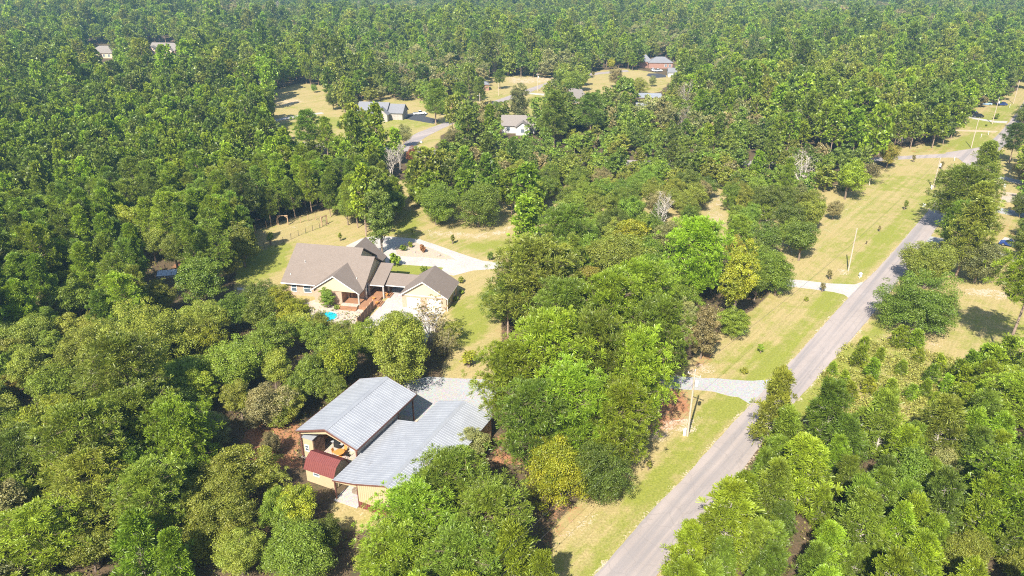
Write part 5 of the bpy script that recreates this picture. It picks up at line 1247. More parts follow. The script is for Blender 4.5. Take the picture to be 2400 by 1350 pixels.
# single trees read off the photograph: kind, x, y, half width, colour, label, height factor
HAND = [
 ('oak', 565, 568, 50, 'olive green', 'lone round oak with sunlit leaves standing in the lawn left of the house', 1.05),
 ('tall_oak', 890, 512, 50, 'dark green', 'tall dark green oak right behind the house roof', 1.05),
 ('oak', 812, 490, 33, 'mid green', 'small oak at the lawn edge left of the tall dark oak', 1.0),
 ('big_oak', 1020, 472, 56, 'mid green', 'left one of the two big round oaks on the front lawn', .95),
 ('big_oak', 1120, 468, 61, 'mid green', 'right one of the two big round oaks on the front lawn', 1.0),
 ('tall_oak', 1240, 508, 34, 'bright green', 'bright green young tree casting a shadow right of the round oaks', 1.1),
 ('oak', 1180, 430, 34, 'dark green', 'dark oak directly behind the right round oak', 1.0),
 ('shrub', 927, 607, 16, 'bright green', 'clipped bright green round tree beside the drive and the house', 1.3),
 ('shrub', 995, 633, 13, 'bright green', 'low bright green bush behind the garage roof', 1.0),
 ('shrub', 945, 580, 10, 'mid green', 'green bush in the left end of the sand bed', 1.0),
 ('shrub', 962, 573, 8, 'yellow green', 'yellow-green bush beside the green one in the sand bed', 1.2),
 ('shrub', 992, 582, 9, 'rust', 'rust-red small tree in the middle of the sand bed', 1.4),
 ('shrub', 1150, 600, 9, 'dark green', 'small dark conifer-shaped shrub on the lawn above the drive', 1.5),
 ('shrub', 1080, 655, 10, 'olive green', 'olive bush at the rear right corner of the garage', 1.0),
 ('shrub', 788, 720, 8, 'mid green', 'small clipped round bush beside the patio steps', 1.0),
 ('tall_oak', 766, 697, 20, 'mid green', 'small leafy green tree in front of the cream gable', .8),
 ('shrub', 1068, 700, 9, 'bright green', 'leafy green plant along the right garage wall', .8),
 ('shrub', 1082, 684, 8, 'bright green', 'second leafy plant by the right garage wall, farther back', .8),
 ('wispy_tree', 1010, 745, 42, 'brown', 'wispy pale-branched tree in front of the garage doors', 1.0),
 ('thin_oak', 1060, 772, 32, 'olive green', 'thin olive tree beside a dark shadow on the lawn', .8),
 ('thin_oak', 1040, 800, 34, 'brown', 'thin brownish tree right of the big oak above the barns', .8),
 ('sapling', 1098, 842, 22, 'yellow green', 'small spiky yellow-green shrub alone on the lawn above the gravel', .6),
 ('big_oak', 930, 806, 90, 'olive green', 'biggest olive oak just above the barns, with pale gaps in its crown', 1.0),
 ('oak', 800, 845, 62, 'yellow green', 'yellow-green oak left of the big oak above the barns', 1.1),
 ('oak', 862, 800, 50, 'mid green', 'mid green oak squeezed between the biggest olive oak and its yellow-green neighbour', 1.1),
 ('oak', 640, 790, 55, 'mid green', 'mid green oak two crowns below the house roof corner', 1.0),
 ('oak', 640, 860, 52, 'olive green', 'olive oak directly above the brownish oak by the red soil', 1.0),
 ('oak', 745, 790, 42, 'mid green', 'small mid green oak tucked under the patio edge', 1.0),
 ('oak', 790, 905, 40, 'olive green', 'olive oak whose leaves hang over the left barn roof', 1.1),
 ('oak', 600, 735, 48, 'olive green', 'olive oak left of the yellowing tree, below the lawn', 1.0),
 ('oak', 690, 912, 42, 'mid green', 'mid green oak pressed against the left eave of the taller barn', 1.0),
 ('oak', 655, 968, 36, 'olive green', 'small olive oak just left of the barn gable corner', .9),
 ('oak', 748, 770, 38, 'olive green', 'small olive oak screening the near rim of the pool', 1.1),
 ('oak', 640, 1040, 34, 'brown', 'thin brownish oak standing on the bare red soil', 1.0),
 ('oak', 670, 940, 44, 'olive green', 'olive oak at the far side of the bare red soil', 1.0),
 ('oak', 640, 1190, 52, 'mid green', 'mid green oak left of the yellow-green one below the shed', 1.0),
 ('oak', 770, 1255, 50, 'dark green', 'dark oak on the worn grass below the open lean-to', .8),
 ('oak', 720, 880, 60, 'mid green', 'mid green oak touching the left barn roof', .9),
 ('oak', 655, 702, 40, 'yellow', 'yellowing tree just left of the cream gable', .9),
 ('oak', 692, 735, 44, 'yellow green', 'yellow-green tree between the yellowing tree and the patio', .9),
 ('oak', 700, 770, 48, 'olive green', 'olive oak below the swimming pool, left', .9),
 ('oak', 790, 790, 45, 'olive green', 'olive oak directly below the swimming pool', .85),
 ('oak', 605, 695, 45, 'dark green', 'dark green oak at the lower lawn corner left of the roof', .9),
 ('oak', 408, 583, 36, 'olive green', 'olive tree beside the orange soil and the shaded fence', 1.1),
 ('oak', 530, 620, 34, 'yellow green', 'yellow-green tree in front of the lone round oak', .9),
 ('oak', 470, 655, 62, 'mid green', 'wide green tree below the shaded fence', .9),
 ('oak', 365, 700, 50, 'olive green', 'olive tree below the pale blue cold frame', .9),
 ('oak', 300, 520, 45, 'yellow green', 'pale yellow-green rounded tree amid the left pines', 1.2),
 ('wispy_tree', 468, 520, 22, 'brown', 'pale wispy tree at the pine edge left of the lone oak', 1.0),
 ('oak', 480, 790, 55, 'yellow green', 'bright yellow-green oak in the lower left woods', .9),
 ('oak', 180, 700, 55, 'mid green', 'rounded green oak below the left pines', .95),
 ('oak', 60, 860, 60, 'olive green', 'olive oak at the left edge', .9),
 ('oak', 20, 905, 35, 'orange', 'orange-tinged tree at the left edge of the photo', .9),
 ('big_oak', 350, 800, 90, 'olive green', 'broad olive oak in the middle of the lower left woods', .85),
 ('big_oak', 200, 830, 85, 'olive green', 'broad olive oak nearest the orange-tinged left edge tree', .85),
 ('big_oak', 560, 850, 80, 'mid green', 'broad green oak left of the yellow-green oak by the barn', .85),
 ('oak', 620, 950, 62, 'brown', 'brownish oak beside the bare red soil left of the barn', .9),
 ('oak', 560, 935, 50, 'olive green', 'olive oak left of the brownish one by the red soil', .9),
 ('big_pine', 330, 990, 80, 'mid green', 'full green pine, left one of a pair in the lower left woods', .75),
 ('big_pine', 425, 1025, 80, 'bright green', 'full green pine, right one of a pair in the lower left woods', .75),
 ('big_pine', 310, 1110, 65, 'mid green', 'green pine just below the pair in the lower left woods', .75),
 ('big_pine', 95, 1250, 78, 'bright green', 'vivid green pine near the bottom left corner', .7),
 ('big_pine', 70, 1080, 70, 'dark green', 'dark pine above the vivid pine near the bottom left corner', .8),
 ('young_pine', 330, 1310, 60, 'bright green', 'green pine at the bottom edge, left', .95),
 ('young_pine', 405, 1330, 48, 'bright green', 'bright pine next to another at the bottom edge, left', 1.0),
 ('big_oak', 500, 1210, 85, 'olive green', 'broad olive oak near the bottom edge left of the shed', .85),
 ('big_oak', 440, 1110, 75, 'mid green', 'broad green oak left of the shed, behind the olive one', .85),
 ('oak', 690, 1180, 58, 'yellow green', 'yellow-green oak below the red shed', .9),
 ('big_oak', 690, 1290, 95, 'mid green', 'broad green oak at the bottom edge below the red shed', .85),
 ('oak', 620, 1110, 42, 'olive green', 'olive bushy tree left of the red shed', .9),
 ('big_oak', 560, 1300, 70, 'olive green', 'olive oak on the bottom edge, left of the broad green one', .85),
 ('oak', 210, 1290, 60, 'olive green', 'olive oak right of the vivid pine at the bottom left', .9),
 ('big_pine', 1050, 1150, 85, 'mid green', 'big green pine leaning over the low barn front, upper', .75),
 ('big_pine', 980, 1215, 80, 'bright green', 'big green pine in front of the low barn wall', .75),
 ('big_pine', 1150, 1225, 85, 'mid green', 'big green pine right of the low barn front', .75),
 ('big_pine', 940, 1310, 80, 'bright green', 'green pine at the bottom edge in front of the barns', .7),
 ('big_pine', 1075, 1320, 85, 'mid green', 'green pine at the bottom edge, centre', .7),
 ('young_pine', 1200, 1325, 62, 'bright green', 'green pine at the bottom edge beside the road verge', .95),
 ('oak', 870, 1325, 45, 'olive green', 'small olive tree at the bottom edge left of the pines', .8),
 ('oak', 1108, 1035, 50, 'grey green', 'grey-green tree against the right end of the barn roof', .85),
 ('big_oak', 1292, 1092, 92, 'yellow', 'large yellow autumn tree between the barns and the road', 1.0),
 ('big_oak', 1400, 1105, 70, 'dark green', 'dark glossy green oak right beside the large yellow tree', 1.0),
 ('big_pine', 1215, 900, 75, 'bright green', 'big pine at the right side of the gravel yard', .95),
 ('big_pine', 1300, 850, 85, 'bright green', 'big full pine in the middle of the roadside pine grove', 1.0),
 ('big_pine', 1250, 985, 78, 'mid green', 'big pine directly above the large yellow tree', .9),
 ('big_pine', 1350, 960, 80, 'bright green', 'big pine above the dark glossy oak in the grove', .95),
 ('big_pine', 1440, 985, 70, 'bright green', 'big pine at the lower right of the roadside grove', 1.0),
 ('big_pine', 1410, 850, 80, 'mid green', 'big pine at the heart of the roadside grove', 1.0),
 ('big_pine', 1500, 880, 72, 'bright green', 'big pine on the road side of the grove by the red soil', 1.05),
 ('big_pine', 1530, 790, 65, 'mid green', 'big pine above the lower gravel drive', 1.05),
 ('big_pine', 1420, 740, 75, 'bright green', 'big pine at the upper middle of the grove', 1.0),
 ('big_pine', 1320, 750, 70, 'mid green', 'big pine at the upper left of the grove', 1.0),
 ('big_pine', 1510, 700, 65, 'bright green', 'pine behind the grove, below the lime-green pine', 1.0),
 ('big_pine', 1250, 660, 85, 'olive green', 'wide dark pine with a low shadow on the right of the drive', .8),
 ('pine', 1190, 700, 42, 'mid green', 'leaning pine bough over the lawn right of the garage', .7),
 ('big_oak', 1450, 610, 85, 'olive green', 'wide domed olive oak in the middle of the photo', .9),
 ('oak', 1475, 545, 42, 'yellow', 'yellow-orange topped tree behind the domed olive oak', 1.1),
 ('big_pine', 1640, 600, 64, 'lime green', 'luminous lime-green pine with a bare trunk below', .95),
 ('big_pine', 1330, 545, 55, 'mid green', 'dense pine above the domed olive oak, left', .8),
 ('oak', 1570, 560, 45, 'grey green', 'grey-green oak left of the lime-green pine', 1.0),
 ('tall_oak', 1732, 660, 52, 'yellow green', 'tall yellow-green tree with orange top by the lawn', 1.2),
 ('tall_oak', 1725, 610, 38, 'orange', 'orange-brown leaved tree right of the lime-green pine', 1.1),
 ('tall_oak', 1650, 775, 42, 'brown', 'brownish pale tree above the lower gravel drive', 1.1),
 ('oak', 1375, 660, 50, 'orange', 'orange-tinged oak left of the domed olive oak base', .9),
 ('oak', 1590, 700, 48, 'mid green', 'green oak below the trunk of the lime-green pine', .95),
 ('oak', 1825, 640, 50, 'mid green', 'green oak just left of the middle concrete drive', .95),
 ('oak', 1880, 560, 48, 'dark green', 'dark oak at the lawn edge above the bare pole', .95),
 ('oak', 1800, 560, 45, 'dark green', 'dark oak left of the one at the lawn edge', .95),
 ('oak', 1905, 500, 42, 'olive green', 'olive oak at the upper lawn edge', .95),
 ('bare_tree', 1550, 490, 36, 'brown', 'pale leafless tree amid green oaks in the middle', 1.0),
 ('bare_tree', 910, 385, 30, 'brown', 'leaning bare grey tree in the woods above the house', .9),
 ('bare_tree', 1885, 395, 40, 'brown', 'pale bare-crowned tree left of the side road lawn', .8),
 ('bare_tree', 935, 365, 14, 'brown', 'narrow bare white tree above the leaning grey one', 1.6),
 ('oak', 2085, 362, 28, 'orange', 'orange-tinged oak in front of the hidden brown-roofed house', 1.0),
 ('oak', 1990, 415, 45, 'bright green', 'bright green oak at the lawn left of the transformer pole', 1.0),
 ('thin_oak', 2045, 400, 30, 'brown', 'thin brownish oak at the lawn near the side road', .9),
 ('oak', 1955, 490, 22, 'brown', 'small brown tree at the left edge of the upper lawn', 1.0),
 # east of the road
 ('big_oak', 2156, 712, 78, 'mid green', 'broad roadside oak, lower front one opposite the middle drive', .8),
 ('big_oak', 2180, 618, 68, 'olive green', 'broad roadside oak just behind the lower front one', .85),
 ('big_oak', 2300, 604, 62, 'grey green', 'grey-green oak right of the roadside oak pair', .95),
 ('big_pine', 2262, 455, 58, 'mid green', 'large dense pine on the right of the road', .75),
 ('pine', 2320, 395, 36, 'olive green', 'sparse-topped pine above the large dense one, right', .9),
 ('pine', 2240, 525, 36, 'mid green', 'pine shading the road, right side', .8),
 ('pine', 2300, 490, 42, 'olive green', 'pine beside the plank fence, right side', .8),
 ('pine', 2382, 325, 22, 'dark green', 'dark roadside tree near the top right curve', .8),
 ('oak', 2398, 480, 26, 'dark green', 'dark oak at the right edge by the plank fence', 1.0),
 ('oak', 2405, 400, 26, 'brown', 'brownish tree at the right edge above the white drive', 1.0),
 ('oak', 2410, 530, 24, 'dark green', 'dark oak at the right edge above the parked blue car', 1.0),
 ('oak', 2405, 270, 25, 'dark green', 'dark tree overhanging the road top right', 1.2),
 ('pine', 2272, 532, 48, 'olive green', 'dense pine just below the large roadside one, right', .8),
 # lower right stand
 ('young_pine', 1818, 972, 48, 'olive green', 'ragged-topped pine reaching over the road edge', 1.15),
 ('young_pine', 1945, 990, 50, 'mid green', 'young pine second along the top of the lower right stand', 1.0),
 ('young_pine', 2065, 1010, 48, 'mid green', 'young pine third along the top of the lower right stand', 1.0),
 ('young_pine', 2195, 1025, 52, 'olive green', 'young pine at the right end of the brush field', 1.0),
 ('young_pine', 1880, 1130, 60, 'bright green', 'rounded bright young pine near the road bend shadow', .9),
 ('young_pine', 1700, 1240, 62, 'bright green', 'young pine at the road edge near the bottom', 1.0),
 ('young_pine', 1610, 1310, 48, 'bright green', 'young pine lowest on the right road edge', 1.0),
 ('big_pine', 2395, 1150, 90, 'lime green', 'large lime-bright pine at the lower right edge', .7),
 ('oak', 2205, 1085, 48, 'grey green', 'sunlit oak beside a deep shadow, lower right', 1.0),
 ('oak', 2290, 1110, 50, 'dark green', 'dark shaded oak left of the large lime-bright pine', 1.0),
 ('big_oak', 2265, 1290, 72, 'olive green', 'olive oak near the bottom right corner', .85),
 ('young_pine', 2150, 1330, 50, 'lime green', 'bright small pine at the bottom edge, right', .9),
 ('big_pine', 2400, 940, 70, 'bright green', 'pine with pale branches at the right edge below the lawn', .6),
 ('oak', 2395, 1320, 45, 'olive green', 'olive tree in the bottom right corner', .9),
 # upper middle
 ('tall_oak', 1217, 240, 30, 'grey green', 'tall grey-green tree right beside the upper road', 1.0),
 ('oak', 1170, 256, 22, 'dark green', 'small dark oak by the upper road', 1.0),
 ('oak', 1138, 290, 31, 'brown', 'rounded brown-green tree left of the white-walled house', 1.0),
 ('oak', 1080, 275, 20, 'bright green', 'bright green small tree at the road below the lamp pole', 1.1),
 ('oak', 1105, 258, 18, 'bright green', 'second bright green small tree below the lamp pole', 1.1),
 ('pine', 1018, 225, 28, 'mid green', 'tall tree shading the lawn right of the ranch house', .7),
 ('pine', 1078, 215, 16, 'mid green', 'slim tall tree in front of the hidden red brick house', .7),
 ('pine', 1125, 205, 18, 'dark green', 'dark tree at the right end of the red brick house', .7),
 ('pine', 1172, 180, 12, 'mid green', 'small lone tree in the tan field by the wood edge', .7),
 ('pine', 1300, 262, 36, 'dark green', 'wide dark pine between the two roofs, upper middle', .7),
 ('pine', 1385, 262, 26, 'dark green', 'dark pine right of the brown-grey roof', .8),
 ('oak', 1345, 195, 30, 'mid green', 'leafy tree group by the end of the upper road', 1.0),
 ('oak', 1325, 205, 18, 'olive green', 'smaller tree left of the leafy one by the upper road', 1.0),
 ('oak', 1445, 178, 20, 'brown', 'brown-tinged tree in the far field before the brick house', 1.1),
 ('oak', 1433, 148, 11, 'yellow', 'small yellow tree by the far field', 1.1),
 ('shrub', 1391, 172, 4, 'orange', 'tiny orange sapling near the farthest utility pole', 1.4),
 ('oak', 1500, 200, 18, 'olive green', 'olive tree in the lower far field, right', 1.0),
 ('oak', 1530, 188, 10, 'grey green', 'small grey-green tree right in the far field', 1.2),
 ('oak', 1468, 205, 16, 'mid green', 'green tree in the lower far field, left', 1.0),
 ('oak', 780, 230, 22, 'dark green', 'dark oak at the right edge of the upper left field', 1.0),
 ('oak', 735, 206, 9, 'mid green', 'small green tree at the top of the upper left field', 1.0),
 ('shrub', 795, 292, 8, 'mid green', 'little round tree on the lawn of the ranch house', 1.4),
 ('pine', 722, 300, 26, 'bright green', 'bright pine at the left of the ranch house lawn', .8),
 ('pine', 763, 310, 22, 'bright green', 'second bright pine at the ranch house lawn', .8),
 ('pine', 855, 300, 24, 'bright green', 'bright pine before the ranch house', .8),
 ('oak', 945, 315, 20, 'grey green', 'grey-green tree left of the upper road fork', 1.3),
 ('oak', 965, 365, 20, 'rust', 'reddish-brown tree in the woods below the upper road fork', 1.2),
 ('oak', 1060, 330, 32, 'brown', 'pinkish-brown tree right below the upper road', 1.0),
 ('shrub', 1010, 232, 5, 'mid green', 'small round shrub on the ranch house verge', 1.3),
]
reg('lone_pine', pine(299, 4.0, 20.0, .60, 90, 8, 30, .58, .16, 'round', .035), PBARK, 4.0, 20.0, .78)
rng = np.random.default_rng(78)
_x, _y = at(2347, 854)
TREES.append(dict(kind='lone_pine', x=_x, y=_y, sx=1.0, sz=.98, tone='bright green', label='tall lone pine with long bare trunk at the right edge', proto=0)); TAKEN.append((_x, _y, 4.0))
for h in HAND: put(h[0], h[1], h[2], h[3], h[4], h[5], h[6])
HP = [(h[1], h[2], h[3], TREES[len(TREES) - len(HAND) + i]['y']) for i, h in enumerate(HAND) if h[3] > 18]

# ------------------------------------------------------------------ woods between the single trees
WOODS = [  # polygon of crown centres in the photograph, spacing (m), kinds, colours
 ('left', [(-260, 120), (640, 180), (660, 330), (800, 352), (900, 350), (990, 372), (985, 420), (850, 455), (740, 492), (600, 520), (560, 560), (440, 590), (400, 620), (330, 650), (300, 690), (-260, 770)], 4.4,
  [('pine', .78), ('oak', .16), ('tall_oak', .06)], [('bright green', .42), ('mid green', .38), ('dark green', .12), ('olive green', .05), ('brown', .03)]),
 ('lower left', [(-260, 760), (300, 680), (340, 660), (560, 680), (680, 690), (740, 730), (830, 765), (1000, 765), (990, 880), (860, 890), (720, 990), (600, 1010), (590, 1080), (700, 1130), (800, 1215), (900, 1290), (900, 1460), (-260, 1460)], 5.2,
  [('oak', .70), ('big_oak', .12), ('big_pine', .05), ('tall_oak', .13)], [('olive green', .30), ('mid green', .45), ('dark green', .08), ('yellow green', .12), ('brown', .01), ('grey green', .04)]),
 ('middle', [(850, 455), (985, 420), (990, 372), (1300, 300), (1640, 300), (1900, 330), (2060, 378), (2110, 382), (2040, 440), (1950, 470), (1930, 520), (1880, 600), (1840, 680), (1790, 720), (1620, 760), (1560, 640), (1300, 620), (1330, 500), (1180, 440), (1000, 430), (900, 470)], 7.0,
  [('oak', .78), ('tall_oak', .12), ('thin_oak', .04), ('pine', .06)], [('dark green', .27), ('mid green', .42), ('olive green', .22), ('grey green', .05), ('brown', .03), ('orange', .01)]),
 ('grove', [(1170, 640), (1320, 540), (1620, 640), (1640, 760), (1580, 880), (1520, 960), (1480, 1040), (1350, 1030), (1240, 1010), (1180, 980), (1165, 900), (1190, 800), (1160, 720)], 5.6,
  [('pine', .6), ('oak', .4)], [('bright green', .3), ('mid green', .4), ('olive green', .25), ('brown', .05)]),
 ('lower right', [(1765, 1020), (1830, 960), (1960, 960), (2060, 990), (2110, 1040), (2220, 1000), (2260, 860), (2420, 850), (2700, 900), (2700, 1480), (1540, 1480), (1590, 1290), (1640, 1215), (1760, 1180)], 4.1,
  [('young_pine', .93), ('oak', .07)], [('mid green', .50), ('bright green', .42), ('dark green', .08)]),
 ('right', [(2250, 300), (2420, 340), (2420, 640), (2700, 700), (2900, 200), (2420, 120), (2400, 150)], 8.5,
  [('pine', .6), ('oak', .4)], [('mid green', .4), ('dark green', .3), ('olive green', .3)]),
 ('bottom', [(820, 1260), (900, 1200), (1240, 1220), (1290, 1290), (1280, 1470), (820, 1470)], 4.6, [('young_pine', .9), ('oak', .1)], [('bright green', .5), ('mid green', .5)]),
]
def pick(tab, u):
    acc = 0
    for k, p in tab:
        acc += p
        if u <= acc: return k
    return tab[-1][0]
def hexgrid(xmin, xmax, ymin, ymax, s, jit=.32):
    ny = int((ymax - ymin) / (s * .866)) + 1; nx = int((xmax - xmin) / s) + 1
    j, i = np.mgrid[0:ny, 0:nx]
    X = xmin + (i + .5 * (j % 2)) * s + rng.uniform(-jit, jit, i.shape) * s; Y = ymin + j * s * .866 + rng.uniform(-jit, jit, i.shape) * s
    return X.ravel(), Y.ravel()
cand = []
NEAR_LIMIT = 300.0
for wname, poly, sp, kinds, tones in WOODS:
    X, Y = hexgrid(-330, 330, 34, NEAR_LIMIT, sp)
    hm = {'left': 10, 'lower left': 5, 'middle': 5, 'grove': 9, 'lower right': 3.5, 'right': 8, 'bottom': 4}[wname]
    px, py, zf = proj(X, Y, hm)
    m = inpoly(px, py, poly); X, Y = X[m], Y[m]
    for x, y in zip(X, Y):
        kd = pick(kinds, rng.random()); tn = pick(tones, rng.random())
        if kd in ('pine', 'big_pine', 'young_pine') and tn in ('brown', 'orange', 'grey green'): tn = 'mid green'
        if kd in ('oak', 'tall_oak', 'big_oak') and tn == 'bright green' and rng.random() < .6: tn = 'mid green'
        s = (rng.uniform(.62, 1.2) if wname == 'lower right' else rng.uniform(.78, 1.12)) * {'left': .86, 'lower left': 1.02, 'middle': .92, 'grove': 1.05, 'lower right': 1.0, 'right': 1.1, 'bottom': 1.0}[wname]
        if wname == 'middle' and kd == 'pine': s *= .8
        tall = rng.uniform(.85, 1.12)
        if wname == 'lower left': tall *= .85
        cand.append((kd, x, y, s, s * tall, tn))
kx = np.array([c[1] for c in cand]); ky = np.array([c[2] for c in cand])
keep = np.zeros(len(cand), bool)
for kd in set(c[0] for c in cand):
    idx = np.array([i for i, c in enumerate(cand) if c[0] == kd])
    _, _, Rr, H, zc = PROTO[kd][0]
    sx_a = np.array([cand[i][3] for i in idx]); sz_a = np.array([cand[i][4] for i in idx])
    keep[idx] = free(kx[idx], ky[idx], Rr * sx_a, H * sz_a, zc)
tk = np.array(TAKEN)
for i, c in enumerate(cand):
    if not keep[i]: continue
    rr = PROTO[c[0]][0][2] * c[3]
    zc_ = PROTO[c[0]][0][4] * PROTO[c[0]][0][3] * c[4]; cpx, cpy, czf = proj(c[1], c[2], zc_); crp = rr * FOC / czf
    if any(c[2] < hy + 1.0 and (cpx - hx) ** 2 + (cpy - hpy) ** 2 < (hr * .62 + crp * .55) ** 2 for hx, hpy, hr, hy in HP): continue
    if np.any((tk[:, 0] - c[1]) ** 2 + (tk[:, 1] - c[2]) ** 2 < (tk[:, 2] * .66 + rr * .42) ** 2): continue
    TREES.append(dict(kind=c[0], x=c[1], y=c[2], sx=c[3], sz=c[4], tone=c[5], label=None, proto=int(rng.integers(len(PROTO[c[0]])))))

# nearest ones stay single trees, at most about 300 of a kind
KIND = {'oak': 'broadleaf', 'tall_oak': 'broadleaf', 'big_oak': 'broadleaf', 'thin_oak': 'broadleaf', 'pine': 'pine', 'big_pine': 'pine', 'young_pine': 'pine', 'lone_pine': 'pine', 'bare_tree': 'bare', 'wispy_tree': 'bare', 'shrub': 'shrub', 'sapling': 'sapling', 'seedling_pine': 'seedling'}
def visible(t):
    px, py, zf = proj(t['x'], t['y'], PROTO[t['kind']][0][3] * t['sz'] * .6); r = PROTO[t['kind']][0][2] * t['sx'] * FOC / zf
    return -r < px < 2400 + r and -r * 1.5 < py < 1350 + r * 1.5
SINGLE, MASS = [], []
cnt = {}
for t in sorted(TREES, key=lambda t: (t['label'] is None, (t['x'] ** 2 + t['y'] ** 2))):
    k = KIND[t['kind']]
    v = visible(t)
    if t['label'] or (v and cnt.get(k, 0) < 298): SINGLE.append(t); cnt[k] = cnt.get(k, 0) + 1
    else: MASS.append(t)

# ------------------------------------------------------------------ labels that single each tree out
LAND = [('the brown-roofed house', -30, 128), ('the garage', -15, 125), ('the barns', -15, 80), ('the red shed', -22, 72), ('the front lawn oaks', -7, 195), ('the lone round oak', -60, 150),
        ('the lime-green pine', 41, 130), ('the large yellow tree', 3, 70), ('the lower drive pole', 24, 83), ('the brush field', 70, 88), ('the middle concrete drive', 65, 128),
        ('the bare pole in the lawn', 71, 140), ('the side road junction', 150, 235), ('the pale blue cold frame', -72, 131), ('the gravel yard', -8, 88), ('the bottom left corner', -55, 55), ('the bottom right corner', 58, 55),
        ('the left edge of the photo', -95, 130), ('the pale leafless tree', 37, 160), ('the domed olive oak', 20, 125), ('the ranch house', -60, 300), ('the white-walled house', 0, 270), ('the red-brown roofed house', 135, 245)]
ORD = ['nearest', 'second nearest', 'third nearest', 'fourth nearest', 'fifth nearest', 'sixth nearest', 'seventh nearest', 'eighth nearest', 'ninth nearest', 'tenth nearest']
ORD += ['%s nearest' % w for w in 'eleventh twelfth thirteenth fourteenth fifteenth sixteenth seventeenth eighteenth nineteenth twentieth'.split()]
buckets = {}
for t in SINGLE:
    if t['label']: continue
    px, py, zf = proj(t['x'], t['y'], 5.0)
    best = min(LAND, key=lambda l: (l[1] - t['x']) ** 2 + (l[2] - t['y']) ** 2)
    lx, ly, _ = proj(best[1], best[2], 2.0)
    dx, dy = px - lx, py - ly
    d = ('right of' if dx > 0 else 'left of') if abs(dx) > abs(dy) else ('above' if dy < 0 else 'below')
    kn = {'oak': 'broadleaf tree', 'tall_oak': 'upright broadleaf tree', 'big_oak': 'broad-crowned tree', 'thin_oak': 'sparse-leaved tree', 'pine': 'tall pine', 'big_pine': 'full-crowned pine', 'young_pine': 'young pine'}[t['kind']]
    buckets.setdefault((t['tone'], kn, d, best[0]), []).append((math.hypot(dx, dy), t))
for (tn, kn, d, ln), L in buckets.items():
    L.sort(key=lambda q: q[0])
    for k, (_, t) in enumerate(L):
        t['label'] = '%s %s, %s %s %s' % (tn, kn, ORD[min(k, len(ORD) - 1)], d, ln)
NAMES = {'broadleaf': ('oak_tree', 'tree'), 'pine': ('pine_tree', 'pine tree'), 'bare': ('bare_tree', 'bare tree'), 'shrub': ('bush', 'bush'), 'sapling': ('sapling', 'sapling'), 'seedling': ('pine_seedling', 'pine seedling')}
GROUP = {'broadleaf': 'broadleaf trees of the woods and lawns', 'pine': 'pine trees of the woods', 'bare': 'bare and wispy trees', 'shrub': 'garden bushes and small trees', 'sapling': 'saplings planted in the lawns', 'seedling': 'pine seedlings in the brush field'}
def plant(t, i):
    k = KIND[t['kind']]; cr, tm, Rr, H, zc = PROTO[t['kind']][t['proto']]
    o = bpy.data.objects.new(NAMES[k][0], None); C.objects.link(o); o.empty_display_size = .3
    o.location = (t['x'], t['y'], float(terrain(np.array(t['x']), np.array(t['y'])))); q_ = 1 + .12 * math.sin(i * 5.1); o.scale = (t['sx'] * q_, t['sx'] / q_, t['sz']); o.rotation_euler = (.05 * math.sin(i * 3.7), .05 * math.cos(i * 2.3), (i * 2.399) % 6.283)
    tag(o, t['label'], NAMES[k][1], GROUP[k])
    if cr is not None:
        c = bpy.data.objects.new('crown', cr); C.objects.link(c); c.parent = o
        c.material_slots[0].link = 'OBJECT'; c.material_slots[0].material = LEAF[t['tone']]
    if tm is not None:
        c = bpy.data.objects.new('trunk', tm); C.objects.link(c); c.parent = o
    return o
for i, t in enumerate(SINGLE): plant(t, i)

# saplings in the lawns and seedlings in the brush
def small(kind, px, py, hpx, tone, label):
    cr, tm, Rr, H, zc = PROTO[kind][0]; x, y = at(px, py); zf = y * cp_ + CAM_H * sp_; s = hpx * zf / FOC / H
    t = dict(kind=kind, x=x, y=y, sx=s, sz=s, tone=tone, label=label, proto=(px + py) % 2); plant(t, px * 3 + py)
small('sapling', 2190, 482 - 42, 22, 'dark green', 'bushy dark sapling left of the transformer pole in the lawn')
small('sapling', 2119, 492, 22, 'olive green', 'thin sapling in the middle of the upper lawn')
small('sapling', 2206, 397, 18, 'brown', 'thin brown sapling right of the round transformer')
small('sapling', 2140, 380, 16, 'brown', 'thin sapling at the edge of the side road')
small('sapling', 1944, 656, 24, 'brown', 'bare sapling just above the middle concrete drive')
small('sapling', 1926, 684, 22, 'brown', 'bare sapling just below the middle concrete drive')
small('sapling', 2061, 543, 14, 'brown', 'short brown sapling in the lawn beside the road')
small('sapling', 2030, 573, 8, 'brown', 'tiny sapling in the lawn above the bare pole')
small('sapling', 1782, 828, 24, 'bright green', 'slim green sapling in the lawn above the lower gravel drive')
small('sapling', 1518, 1102, 26, 'olive green', 'small sapling in the verge below the transformer pole')
small('sapling', 1060, 572, 22, 'olive green', 'young tree in the front lawn left of the drive bend')
small('sapling', 797, 565, 20, 'olive green', 'sapling in the lawn behind the main roof')
small('sapling', 966, 550, 14, 'olive green', 'small sapling in the shade beside the upper drive')
small('sapling', 635, 575, 30, 'bright green', 'thin young tree inside the wire-fenced garden')
small('shrub', 2333, 279, 14, 'mid green', 'round green bush below the white driveway, top right')
small('shrub', 1744, 876, 16, 'yellow green', 'yellowish tuft of tall grass above the lower gravel drive')
small('shrub', 1890, 706, 12, 'olive green', 'low olive weed clump below the middle drive')
small('shrub', 2311, 296, 5, 'dark green', 'tiny dark bush in the verge between the two drives')
